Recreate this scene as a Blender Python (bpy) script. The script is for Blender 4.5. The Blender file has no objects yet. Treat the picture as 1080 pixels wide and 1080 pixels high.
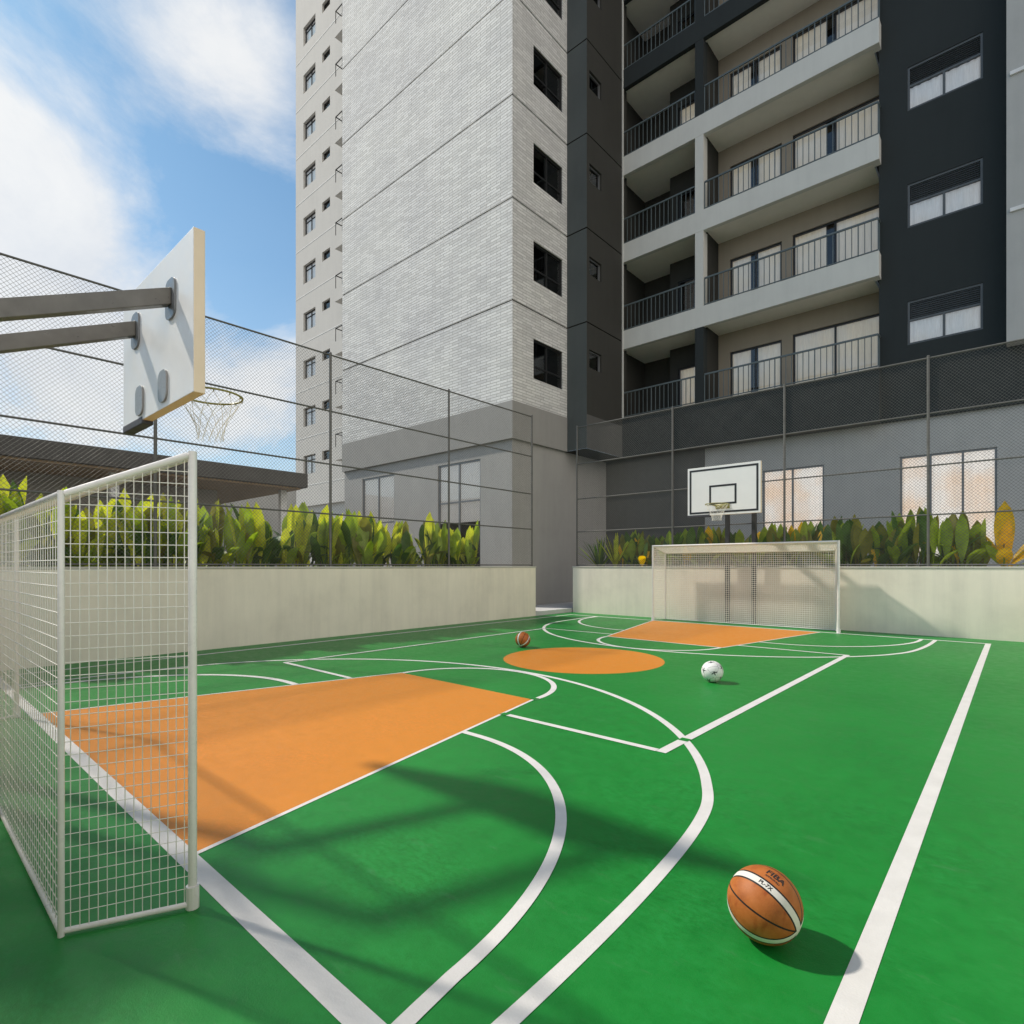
import bpy, bmesh, math, random
from mathutils import Vector, Matrix
random.seed(7)
R = math.radians
C = bpy.context.scene.collection
SC = bpy.context.scene

# ------------------------------------------------------------------ materials
def new_mat(name):
    m = bpy.data.materials.new(name); m.use_nodes = True
    nt = m.node_tree; nt.nodes.clear()
    out = nt.nodes.new('ShaderNodeOutputMaterial')
    return m, nt, out

def N(nt, t, **kw):
    n = nt.nodes.new(t)
    for k, v in kw.items(): setattr(n, k, v)
    return n

def ramp(nt, src, stops):
    r = N(nt, 'ShaderNodeValToRGB')
    el = r.color_ramp.elements
    while len(el) < len(stops): el.new(0.5)
    for e, (p, c) in zip(el, stops):
        e.position = p; e.color = (*c, 1) if len(c) == 3 else c
    nt.links.new(src, r.inputs[0]); return r

def noise(nt, scale, detail=6, rough=.55, coord='Object', stretch=None):
    tc = N(nt, 'ShaderNodeTexCoord'); src = tc.outputs[coord]
    if stretch:
        mp = N(nt, 'ShaderNodeMapping'); mp.inputs['Scale'].default_value = stretch
        nt.links.new(src, mp.inputs[0]); src = mp.outputs[0]
    n = N(nt, 'ShaderNodeTexNoise'); n.inputs['Scale'].default_value = scale
    n.inputs['Detail'].default_value = detail; n.inputs['Roughness'].default_value = rough
    nt.links.new(src, n.inputs['Vector']); return n

def mul(c, k): return tuple(min(1, x * k) for x in c)

def paint(name, col, rough=.5, var=.12, scale=3, bump=.0, bscale=60, metal=0, spec=.5, stretch=None, rvar=.1, coat=0):
    """principled surface whose colour and roughness wander a little (wear, dirt)"""
    m, nt, out = new_mat(name)
    p = N(nt, 'ShaderNodeBsdfPrincipled'); L = nt.links.new
    n = noise(nt, scale, 8, .6, stretch=stretch)
    r = ramp(nt, n.outputs['Fac'], [(.25, mul(col, 1 - var)), (.5, col), (.75, mul(col, 1 + var))])
    L(r.outputs[0], p.inputs['Base Color'])
    mr = N(nt, 'ShaderNodeMapRange'); n2 = noise(nt, scale * 3.1, 5)
    L(n2.outputs['Fac'], mr.inputs[0]); mr.inputs[1].default_value = .3; mr.inputs[2].default_value = .7
    mr.inputs[3].default_value = max(.02, rough - rvar); mr.inputs[4].default_value = min(1, rough + rvar)
    L(mr.outputs[0], p.inputs['Roughness'])
    p.inputs['Metallic'].default_value = metal
    p.inputs['Specular IOR Level'].default_value = spec
    p.inputs['Coat Weight'].default_value = coat
    if bump:
        b = N(nt, 'ShaderNodeBump'); b.inputs['Strength'].default_value = bump; b.inputs['Distance'].default_value = .01
        n3 = noise(nt, bscale, 6, .6); L(n3.outputs['Fac'], b.inputs['Height']); L(b.outputs[0], p.inputs['Normal'])
    L(p.outputs[0], out.inputs[0]); return m

def brick_mat(name, axis):
    m, nt, out = new_mat(name); L = nt.links.new
    tc = N(nt, 'ShaderNodeTexCoord'); sx = N(nt, 'ShaderNodeSeparateXYZ'); cx = N(nt, 'ShaderNodeCombineXYZ')
    L(tc.outputs['Object'], sx.inputs[0]); L(sx.outputs[axis], cx.inputs[0]); L(sx.outputs[2], cx.inputs[1])
    b = N(nt, 'ShaderNodeTexBrick'); b.offset = .37; b.offset_frequency = 2
    b.inputs['Scale'].default_value = 1; b.inputs['Brick Width'].default_value = .42
    b.inputs['Row Height'].default_value = .088; b.inputs['Mortar Size'].default_value = .009
    b.inputs['Mortar Smooth'].default_value = .3; b.inputs['Bias'].default_value = -.1
    b.inputs['Color1'].default_value = (.85, .85, .835, 1); b.inputs['Color2'].default_value = (.655, .655, .645, 1)
    b.inputs['Mortar'].default_value = (.47, .465, .45, 1)
    L(cx.outputs[0], b.inputs['Vector'])
    n = noise(nt, .5, 6); r = ramp(nt, n.outputs['Fac'], [(.3, (.86, .86, .87)), (.7, (1.0, 1.0, .98))])
    mx = N(nt, 'ShaderNodeMix', data_type='RGBA', blend_type='MULTIPLY'); mx.inputs[0].default_value = 1
    L(b.outputs['Color'], mx.inputs[6]); L(r.outputs[0], mx.inputs[7])
    n3 = noise(nt, 30, 4); r3 = ramp(nt, n3.outputs['Fac'], [(.3, (.85, .85, .85)), (.7, (1, 1, 1))])
    m2 = N(nt, 'ShaderNodeMix', data_type='RGBA', blend_type='MULTIPLY'); m2.inputs[0].default_value = 1
    L(mx.outputs[2], m2.inputs[6]); L(r3.outputs[0], m2.inputs[7])
    p = N(nt, 'ShaderNodeBsdfPrincipled'); p.inputs['Roughness'].default_value = .8
    p.inputs['Specular IOR Level'].default_value = .25
    L(m2.outputs[2], p.inputs['Base Color'])
    bp = N(nt, 'ShaderNodeBump'); bp.inputs['Strength'].default_value = .9; bp.inputs['Distance'].default_value = .012
    ad = N(nt, 'ShaderNodeMath', operation='MULTIPLY_ADD'); ad.inputs[1].default_value = .35
    inv = N(nt, 'ShaderNodeMath', operation='SUBTRACT'); inv.inputs[0].default_value = 1; L(b.outputs['Fac'], inv.inputs[1])
    L(n3.outputs['Fac'], ad.inputs[0]); L(inv.outputs[0], ad.inputs[2])
    L(ad.outputs[0], bp.inputs['Height']); L(bp.outputs[0], p.inputs['Normal'])
    L(p.outputs[0], out.inputs[0]); return m

def court_mat(name, col, rough=.42, k=1.0):
    """acrylic sports paint: fine grain, roller mottling, scuffs"""
    m, nt, out = new_mat(name); L = nt.links.new
    p = N(nt, 'ShaderNodeBsdfPrincipled')
    a = noise(nt, .7, 8, .62); b = noise(nt, 9, 8, .7)
    ra = ramp(nt, a.outputs['Fac'], [(.3, mul(col, 1 - .12 * k)), (.5, col), (.72, mul(col, 1 + .10 * k))])
    rb = ramp(nt, b.outputs['Fac'], [(.32, (1 - .14 * k, 1 - .12 * k, 1 - .14 * k)), (.52, (1, 1, 1)), (.72, (1 + .16 * k, 1 + .07 * k, 1 + .16 * k))])
    mx = N(nt, 'ShaderNodeMix', data_type='RGBA', blend_type='MULTIPLY'); mx.inputs[0].default_value = 1
    L(ra.outputs[0], mx.inputs[6]); L(rb.outputs[0], mx.inputs[7])
    # patches where the roller left a scratchy grain
    c1 = noise(nt, 26, 10, .72, stretch=(1, 1.6, 1)); c2 = noise(nt, 1.15, 4, .6)
    rc1 = ramp(nt, c1.outputs['Fac'], [(.40, (.74, .80, .74)), (.50, (1, 1, 1)), (.60, (1.5, 1.14, 1.5))])
    rc2 = ramp(nt, c2.outputs['Fac'], [(.46, (.12 * k,) * 3), (.62, (.75 * k,) * 3)])
    m3 = N(nt, 'ShaderNodeMix', data_type='RGBA', blend_type='MULTIPLY'); L(rc2.outputs[0], m3.inputs[0])
    L(mx.outputs[2], m3.inputs[6]); L(rc1.outputs[0], m3.inputs[7]); mx = m3
    # light scuff marks, thin and rare
    s = noise(nt, 3.2, 12, .75, stretch=(1, 3.2, 1))
    rs = ramp(nt, s.outputs['Fac'], [(.58, (0, 0, 0)), (.72, (.26 * min(1, k + .2),) * 3)])
    m2 = N(nt, 'ShaderNodeMix', data_type='RGBA', blend_type='MIX')
    L(rs.outputs[0], m2.inputs[0]); L(mx.outputs[2], m2.inputs[6]); m2.inputs[7].default_value = (*[c * .6 + .12 for c in col], 1)
    L(m2.outputs[2], p.inputs['Base Color'])
    rr = ramp(nt, b.outputs['Fac'], [(.3, (rough - .08,) * 3), (.7, (rough + .1,) * 3)])
    L(rr.outputs[0], p.inputs['Roughness'])
    p.inputs['Specular IOR Level'].default_value = .3
    bp = N(nt, 'ShaderNodeBump'); bp.inputs['Strength'].default_value = .25; bp.inputs['Distance'].default_value = .004
    g = noise(nt, 130, 6, .65); w = noise(nt, 6, 5)
    ad = N(nt, 'ShaderNodeMath', operation='MULTIPLY_ADD'); ad.inputs[1].default_value = 2.2
    L(w.outputs['Fac'], ad.inputs[0]); L(g.outputs['Fac'], ad.inputs[2])
    L(ad.outputs[0], bp.inputs['Height']); L(bp.outputs[0], p.inputs['Normal'])
    L(p.outputs[0], out.inputs[0]); return m

def wall_mat(name, col, var=.1):
    """rendered masonry with faint vertical streaks"""
    m, nt, out = new_mat(name); L = nt.links.new
    p = N(nt, 'ShaderNodeBsdfPrincipled'); p.inputs['Roughness'].default_value = .85; p.inputs['Specular IOR Level'].default_value = .25
    a = noise(nt, 1.1, 8, .65); s = noise(nt, 1.6, 8, .65, stretch=(3, 3, .22))
    ra = ramp(nt, a.outputs['Fac'], [(.3, mul(col, 1 - var)), (.5, col), (.72, mul(col, 1 + var * .6))])
    rs = ramp(nt, s.outputs['Fac'], [(.3, (1 - var, 1 - var, 1 - var * .9)), (.58, (1, 1, 1))])
    mx = N(nt, 'ShaderNodeMix', data_type='RGBA', blend_type='MULTIPLY'); mx.inputs[0].default_value = 1
    L(ra.outputs[0], mx.inputs[6]); L(rs.outputs[0], mx.inputs[7]); L(mx.outputs[2], p.inputs['Base Color'])
    bp = N(nt, 'ShaderNodeBump'); bp.inputs['Strength'].default_value = .25; bp.inputs['Distance'].default_value = .006
    g = noise(nt, 45, 8, .7); L(g.outputs['Fac'], bp.inputs['Height']); L(bp.outputs[0], p.inputs['Normal'])
    L(p.outputs[0], out.inputs[0]); return m

def glass_mat(name, tint=(.8, .85, .85), base=.06, rough=.02):
    m, nt, out = new_mat(name); L = nt.links.new
    t = N(nt, 'ShaderNodeBsdfTransparent'); t.inputs[0].default_value = (*tint, 1)
    g = N(nt, 'ShaderNodeBsdfGlossy'); g.inputs['Roughness'].default_value = rough
    n = noise(nt, .8, 2); bp = N(nt, 'ShaderNodeBump'); bp.inputs['Strength'].default_value = .05; bp.inputs['Distance'].default_value = .05
    L(n.outputs['Fac'], bp.inputs['Height']); L(bp.outputs[0], g.inputs['Normal'])
    f = N(nt, 'ShaderNodeFresnel'); f.inputs[0].default_value = 1.55
    ad = N(nt, 'ShaderNodeMath', operation='ADD', use_clamp=True); ad.inputs[1].default_value = base; L(f.outputs[0], ad.inputs[0])
    mx = N(nt, 'ShaderNodeMixShader'); L(ad.outputs[0], mx.inputs[0]); L(t.outputs[0], mx.inputs[1]); L(g.outputs[0], mx.inputs[2])
    L(mx.outputs[0], out.inputs[0]); return m

def curtain_mat(name, col, glow=0, gcol=(1, .8, .62)):
    m, nt, out = new_mat(name); L = nt.links.new
    n = noise(nt, 7, 6, .6, stretch=(6, 6, .4))
    r = ramp(nt, n.outputs['Fac'], [(.3, mul(col, .82)), (.65, col)])
    d = N(nt, 'ShaderNodeBsdfDiffuse'); t = N(nt, 'ShaderNodeBsdfTranslucent')
    L(r.outputs[0], d.inputs[0]); L(r.outputs[0], t.inputs[0])
    mx = N(nt, 'ShaderNodeMixShader'); mx.inputs[0].default_value = .15; L(d.outputs[0], mx.inputs[1]); L(t.outputs[0], mx.inputs[2])
    if glow:   # added glow that brightens the cloth; no lamp behind it
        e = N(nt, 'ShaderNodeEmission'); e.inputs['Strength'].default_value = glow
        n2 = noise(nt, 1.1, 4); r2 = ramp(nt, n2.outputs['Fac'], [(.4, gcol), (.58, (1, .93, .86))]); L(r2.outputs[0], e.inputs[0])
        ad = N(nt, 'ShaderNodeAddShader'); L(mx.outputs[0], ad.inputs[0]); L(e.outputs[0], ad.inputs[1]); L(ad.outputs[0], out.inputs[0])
    else: L(mx.outputs[0], out.inputs[0])
    return m

def leaf_mat(name, col, trans=.38):
    m, nt, out = new_mat(name); L = nt.links.new
    n = noise(nt, 6, 6, .6); r = ramp(nt, n.outputs['Fac'], [(.28, mul(col, .62)), (.5, col), (.72, mul(col, 1.3))])
    p = N(nt, 'ShaderNodeBsdfPrincipled'); p.inputs['Roughness'].default_value = .42; p.inputs['Specular IOR Level'].default_value = .4
    L(r.outputs[0], p.inputs['Base Color'])
    t = N(nt, 'ShaderNodeBsdfTranslucent')
    h = N(nt, 'ShaderNodeHueSaturation'); h.inputs['Value'].default_value = 1.5; h.inputs['Saturation'].default_value = 1.05
    L(r.outputs[0], h.inputs['Color']); L(h.outputs[0], t.inputs[0])
    mx = N(nt, 'ShaderNodeMixShader'); mx.inputs[0].default_value = trans
    L(p.outputs[0], mx.inputs[1]); L(t.outputs[0], mx.inputs[2]); L(mx.outputs[0], out.inputs[0]); return m

def basketball_mat():
    m, nt, out = new_mat('basketball_leather'); L = nt.links.new
    tc = N(nt, 'ShaderNodeTexCoord'); sx = N(nt, 'ShaderNodeSeparateXYZ'); L(tc.outputs['Object'], sx.inputs[0])
    def M(op, a, b=None, **k):
        n = N(nt, 'ShaderNodeMath', operation=op, **k)
        for i, v in enumerate((a, b)):
            if v is None: continue
            if isinstance(v, (int, float)): n.inputs[i].default_value = v
            else: L(v, n.inputs[i])
        return n.outputs[0]
    x, y = sx.outputs[0], sx.outputs[1]
    ax, ay = M('ABSOLUTE', x), M('ABSOLUTE', y)
    d45 = M('MULTIPLY', M('ABSOLUTE', M('SUBTRACT', ax, ay)), .7071)
    band = M('MINIMUM', ax, ay)
    W, S = .0145, .003
    white = M('LESS_THAN', band, W)
    edge = M('LESS_THAN', M('ABSOLUTE', M('SUBTRACT', band, W)), S)
    seam = M('MULTIPLY', M('LESS_THAN', d45, S), M('GREATER_THAN', band, W))
    black = M('MAXIMUM', edge, seam)
    n = noise(nt, 11, 8, .65); r = ramp(nt, n.outputs['Fac'], [(.3, (.30, .08, .016)), (.5, (.42, .125, .026)), (.72, (.5, .165, .045))])
    n2 = noise(nt, 14, 5, .6, stretch=(1, 1, 2.2)); r2 = ramp(nt, n2.outputs['Fac'], [(.56, (1, 1, 1)), (.68, (.72, .5, .42))])
    mm = N(nt, 'ShaderNodeMix', data_type='RGBA', blend_type='MULTIPLY'); mm.inputs[0].default_value = .7
    L(r.outputs[0], mm.inputs[6]); L(r2.outputs[0], mm.inputs[7])
    m1 = N(nt, 'ShaderNodeMix', data_type='RGBA'); L(white, m1.inputs[0]); L(mm.outputs[2], m1.inputs[6]); m1.inputs[7].default_value = (.72, .69, .64, 1)
    m2 = N(nt, 'ShaderNodeMix', data_type='RGBA'); L(black, m2.inputs[0]); L(m1.outputs[2], m2.inputs[6]); m2.inputs[7].default_value = (.015, .013, .012, 1)
    p = N(nt, 'ShaderNodeBsdfPrincipled'); L(m2.outputs[2], p.inputs['Base Color']); p.inputs['Roughness'].default_value = .55; p.inputs['Specular IOR Level'].default_value = .3
    v = N(nt, 'ShaderNodeTexVoronoi'); v.inputs['Scale'].default_value = 330; L(tc.outputs['Object'], v.inputs['Vector'])
    hh = M('SUBTRACT', M('MULTIPLY', v.outputs['Distance'], -.25), M('MULTIPLY', black, 1.0))
    bp = N(nt, 'ShaderNodeBump'); bp.inputs['Strength'].default_value = .6; bp.inputs['Distance'].default_value = .0016
    L(hh, bp.inputs['Height']); L(bp.outputs[0], p.inputs['Normal'])
    L(p.outputs[0], out.inputs[0]); return m

M_ = {}
M_['green'] = court_mat('court_green', (.009, .205, .030))
M_['orange'] = court_mat('court_orange', (.60, .218, .024), k=.3)
M_['line'] = paint('line_white', (.665, .65, .64), .55, .08, 6, .15, 120)
M_['line_tan'] = paint('line_cream', (.72, .62, .42), .5, .08, 5)
M_['ground'] = paint('ground_paving', (.2, .195, .185), .85, .2, .5, .2, 20)
M_['pave'] = paint('pavement_concrete', (.5, .5, .5), .8, .1, 1.5, .15, 60)
M_['soil'] = paint('planter_soil', (.045, .03, .02), .95, .4, 9, .6, 40)
M_['wall'] = wall_mat('beige_render', (.775, .715, .61), .1)
M_['cap'] = paint('wall_cap', (.48, .46, .41), .8, .1, 3, .1)
M_['brick_y'] = brick_mat('pale_brick_front', 0)
M_['brick_x'] = brick_mat('pale_brick_side', 1)
M_['joint'] = paint('joint_shadow_gap', (.05, .05, .052), .8)
M_['band'] = wall_mat('grey_band', (.31, .305, .29), .05)
M_['gfwall'] = wall_mat('grey_ground_floor', (.37, .365, .35), .06)
M_['gfwall2'] = wall_mat('grey_rear_ground_floor', (.45, .45, .435), .06)
M_['slate'] = wall_mat('slate_paint', (.030, .036, .037), .06)
M_['slate_lt'] = wall_mat('blue_slate_paint', (.085, .098, .10), .06)
M_['slate2'] = wall_mat('charcoal_paint', (.048, .048, .043), .06)
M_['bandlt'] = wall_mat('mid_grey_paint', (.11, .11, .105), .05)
M_['beam'] = wall_mat('light_grey_beam', (.62, .62, .585), .05)
M_['soffit'] = wall_mat('soffit_plaster', (.86, .83, .77), .04)
M_['loggia'] = wall_mat('taupe_wall', (.33, .285, .225), .05)
M_['wing'] = wall_mat('pale_grey_wing', (.56, .54, .505), .04)
M_['wingline'] = paint('pale_joint', (.7, .69, .66), .8)
M_['dark'] = paint('dark_room', (.015, .015, .016), .9)
M_['black'] = paint('black_frame', (.018, .019, .02), .4)
M_['alum'] = paint('grey_aluminium', (.2, .21, .22), .4, metal=.3)
M_['matte'] = paint('matte_dark_metal', (.06, .06, .06), .9, spec=.1)
M_['bluegrey'] = paint('blue_grey_frame', (.085, .096, .105), .6)
M_['whitefr'] = paint('white_frame', (.7, .7, .69), .4)
M_['rail'] = paint('railing_paint', (.1, .125, .13), .45)
M_['glass'] = glass_mat('window_glass', (.92, .94, .94), .05)
M_['glass_hi'] = glass_mat('reflective_glass', (.92, .93, .93), .05)
M_['curt_w'] = curtain_mat('white_curtain', (.92, .93, .94), .15, (.95, .97, 1))  # small added glow lifts the curtains behind the panes
M_['curt_c'] = curtain_mat('cream_curtain', (.88, .83, .72), .13, (1, .84, .62))  # cream cloth with a faint added glow
M_['curt_glow'] = curtain_mat('glow_curtain', (.82, .78, .74), .5, (1, .74, .54))  # added peach glow stands in for warm sky reflected in the panes
M_['blind'] = curtain_mat('roller_blind', (.86, .84, .80), .2, (1, .93, .84))  # blind brightened by an added glow
M_['post'] = paint('fence_post_steel', (.11, .108, .10), .5, .2, 8)
M_['wire'] = paint('chain_link_wire', (.13, .128, .115), .65, .2, 10)
M_['goal'] = paint('goal_white', (.78, .75, .72), .32, .06, 12, coat=.2)
M_['netw'] = paint('net_cord', (.80, .775, .71), .6, .08, 20)
M_['arm'] = paint('galvanised_steel', (.145, .138, .124), .36, .2, 7, metal=.25)
M_['pole'] = paint('dark_pole_steel', (.045, .045, .047), .45, .2, 8, metal=.3)
M_['board'] = paint('board_white', (.80, .80, .79), .4, .03, 4)
M_['bedge'] = paint('board_edge_warm_bounce', (.83, .68, .5), .5, .05, 6)  # warm light bounced onto the edge is painted into this cream
M_['bline'] = paint('board_black', (.016, .016, .018), .45)
M_['plate'] = paint('mount_plate', (.3, .3, .295), .4, .1, 20, metal=.3)
M_['edge_shade'] = paint('edge_shade_strip', (.045, .045, .055), .6)  # near-black colour painting the shade at the board's lower corner
M_['rim'] = paint('rim_green_reflection', (.28, .26, .08), .35, .15, 14)  # olive paints in the green court reflected on the ring
M_['rnet'] = paint('hoop_net_cord', (.85, .82, .74), .8, .1, 30)
M_['bball'] = basketball_mat()
M_['ink'] = paint('ball_ink', (.02, .018, .018), .6)
M_['soccer'] = paint('ball_white', (.8, .79, .78), .35, .04, 20)
M_['soccerd'] = paint('ball_dark_patch', (.025, .028, .04), .4)
M_['soccerg'] = paint('ball_seam', (.42, .41, .42), .5)
M_['roof'] = paint('roof_fascia', (.075, .07, .066), .7, .2, 2)
M_['soffw'] = paint('wood_soffit', (.36, .24, .14), .6, .2, 3, stretch=(1, 8, 1))
M_['pavw'] = wall_mat('pavilion_wall', (.34, .32, .29), .08)
M_['l_yel'] = leaf_mat('leaf_yellow_green', (.52, .55, .045))
M_['l_mid'] = leaf_mat('leaf_mid_green', (.27, .37, .035))
M_['l_drk'] = leaf_mat('leaf_dark_green', (.07, .14, .025), .25)
M_['l_gold'] = leaf_mat('leaf_gold', (.85, .52, .02))
M_['l_ol'] = leaf_mat('leaf_olive', (.20, .20, .03))
M_['stem'] = paint('plant_stem', (.11, .1, .03), .6)
M_['bark'] = paint('bark', (.12, .085, .06), .9, .3, 10, .6, 30)

# ------------------------------------------------------------------ mesh helpers
class MB:
    def __init__(s): s.v = []; s.f = []; s.m = []
    def add(s, vs, fs, mi=0):
        o = len(s.v); s.v += [tuple(p) for p in vs]
        s.f += [tuple(i + o for i in f) for f in fs]; s.m += [mi] * len(fs)
    def box(s, x0, x1, y0, y1, z0, z1, mi=0):
        s.add([(x0, y0, z0), (x1, y0, z0), (x1, y1, z0), (x0, y1, z0), (x0, y0, z1), (x1, y0, z1), (x1, y1, z1), (x0, y1, z1)],
              [(0, 3, 2, 1), (4, 5, 6, 7), (0, 1, 5, 4), (1, 2, 6, 5), (2, 3, 7, 6), (3, 0, 4, 7)], mi)
    def quad(s, a, b, c, d, mi=0): s.add([a, b, c, d], [(0, 1, 2, 3)], mi)
    def tube(s, p, q, r, n=8, mi=0, r2=None, cap=True):
        p = Vector(p); q = Vector(q); d = (q - p)
        if d.length < 1e-6: return
        d.normalize(); a = d.orthogonal().normalized(); b = d.cross(a); r2 = r if r2 is None else r2
        vs = []
        for k in range(n):
            t = 2 * math.pi * (k + .5) / n; w = a * math.cos(t) + b * math.sin(t)
            vs.append(p + w * r); vs.append(q + w * r2)
        fs = [(2 * k, (2 * k + 2) % (2 * n), (2 * k + 3) % (2 * n), 2 * k + 1) for k in range(n)]
        if cap: fs += [tuple(2 * k for k in reversed(range(n))), tuple(2 * k + 1 for k in range(n))]
        s.add(vs, fs, mi)
    def path(s, pts, r, n=6, closed=False, mi=0):
        pts = [Vector(p) for p in pts]; k = len(pts); o = len(s.v); ref = Vector((0, 0, 1))
        for i in range(k):
            if closed: d = pts[(i + 1) % k] - pts[i - 1]
            else: d = pts[min(i + 1, k - 1)] - pts[max(i - 1, 0)]
            d.normalize(); rr = ref if abs(d.dot(ref)) < .95 else Vector((1, 0, 0))
            a = d.cross(rr).normalized(); b = d.cross(a)
            for j in range(n):
                t = 2 * math.pi * j / n; s.v.append(tuple(pts[i] + (a * math.cos(t) + b * math.sin(t)) * r))
        for i in range(k if closed else k - 1):
            i2 = (i + 1) % k
            for j in range(n):
                j2 = (j + 1) % n
                s.f.append((o + i * n + j, o + i * n + j2, o + i2 * n + j2, o + i2 * n + j)); s.m.append(mi)
    def build(s, name, mats, parent=None, smooth=False, bevel=0, recalc=False):
        if not isinstance(mats, (list, tuple)): mats = [mats]
        me = bpy.data.meshes.new(name)
        off = root_loc(parent) if parent else Vector((0, 0, 0))
        me.from_pydata([(p[0] - off.x, p[1] - off.y, p[2] - off.z) for p in s.v], [], s.f)
        for m in mats: me.materials.append(m)
        me.polygons.foreach_set('material_index', s.m)
        if smooth: me.polygons.foreach_set('use_smooth', [True] * len(s.f))
        if recalc:
            bm = bmesh.new(); bm.from_mesh(me); bmesh.ops.recalc_face_normals(bm, faces=bm.faces); bm.to_mesh(me); bm.free()
        me.update()
        o = bpy.data.objects.new(name, me); C.objects.link(o)
        if parent: o.parent = parent
        if bevel:
            b = o.modifiers.new('bevel', 'BEVEL'); b.width = bevel; b.segments = 2; b.limit_method = 'ANGLE'
        return o

def root_loc(o):
    v = Vector((0, 0, 0))
    while o: v = v + o.location; o = o.parent
    return v

def thing(name, label, cat, loc, group=None):
    o = bpy.data.objects.new(name, None); C.objects.link(o); o.location = loc; o.empty_display_size = .2
    o['label'] = label; o['category'] = cat
    if group: o['group'] = group
    return o
def tag(o, label, cat, group=None):
    o['label'] = label; o['category'] = cat
    if group: o['group'] = group
    return o
def struct(o): o['kind'] = 'structure'; return o

def dup(o, off, parent=None):
    """copy of a part with its sub-parts, moved by off"""
    c = o.copy(); C.objects.link(c); c.parent = parent if parent else o.parent
    c.location = o.location + Vector(off)
    for ch in [k for k in bpy.data.objects if k.parent == o]:
        d = ch.copy(); C.objects.link(d); d.parent = c
    return c

class Plane:
    """a wall plane: u runs along the wall, v is height, n sticks out of it"""
    def __init__(s, kind, c):
        if kind == '-Y': s.O, s.U, s.Nn = Vector((0, c, 0)), Vector((1, 0, 0)), Vector((0, -1, 0))
        elif kind == '+X': s.O, s.U, s.Nn = Vector((c, 0, 0)), Vector((0, 1, 0)), Vector((1, 0, 0))
        elif kind == '-X': s.O, s.U, s.Nn = Vector((c, 0, 0)), Vector((0, 1, 0)), Vector((-1, 0, 0))
    def pt(s, u, v, n=0): return s.O + s.U * u + Vector((0, 0, v)) + s.Nn * n
    def box(s, mb, u0, u1, v0, v1, n0, n1, mi=0):
        a, b = s.pt(u0, v0, n0), s.pt(u1, v1, n1)
        mb.box(min(a.x, b.x), max(a.x, b.x), min(a.y, b.y), max(a.y, b.y), min(a.z, b.z), max(a.z, b.z), mi)

def wall_grid(mb, P, u0, u1, v0, v1, holes, mi=0, reveal=.14, deep=1.2, dark=None, n=0):
    us = sorted({u0, u1, *[h[0] for h in holes], *[h[1] for h in holes]})
    vs = sorted({v0, v1, *[h[2] for h in holes], *[h[3] for h in holes]})
    for i in range(len(us) - 1):
        for j in range(len(vs) - 1):
            uc, vc = (us[i] + us[i + 1]) / 2, (vs[j] + vs[j + 1]) / 2
            if any(h[0] < uc < h[1] and h[2] < vc < h[3] for h in holes): continue
            mb.quad(P.pt(us[i], vs[j], n), P.pt(us[i + 1], vs[j], n), P.pt(us[i + 1], vs[j + 1], n), P.pt(us[i], vs[j + 1], n), mi)
    for a, b, c, d in holes:
        def ring(n0, n1, m, e=0):
            A, B, Cc, D = a - e, b + e, c - e, d + e
            mb.quad(P.pt(A, Cc, n0), P.pt(B, Cc, n0), P.pt(B, Cc, n1), P.pt(A, Cc, n1), m)
            mb.quad(P.pt(A, D, n0), P.pt(B, D, n0), P.pt(B, D, n1), P.pt(A, D, n1), m)
            mb.quad(P.pt(A, Cc, n0), P.pt(A, D, n0), P.pt(A, D, n1), P.pt(A, Cc, n1), m)
            mb.quad(P.pt(B, Cc, n0), P.pt(B, D, n0), P.pt(B, D, n1), P.pt(B, Cc, n1), m)
        ring(n, n - reveal, mi)
        if dark is not None:
            ring(n - reveal, n - deep, dark)
            mb.quad(P.pt(a, c, n - deep), P.pt(b, c, n - deep), P.pt(b, d, n - deep), P.pt(a, d, n - deep), dark)

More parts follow.
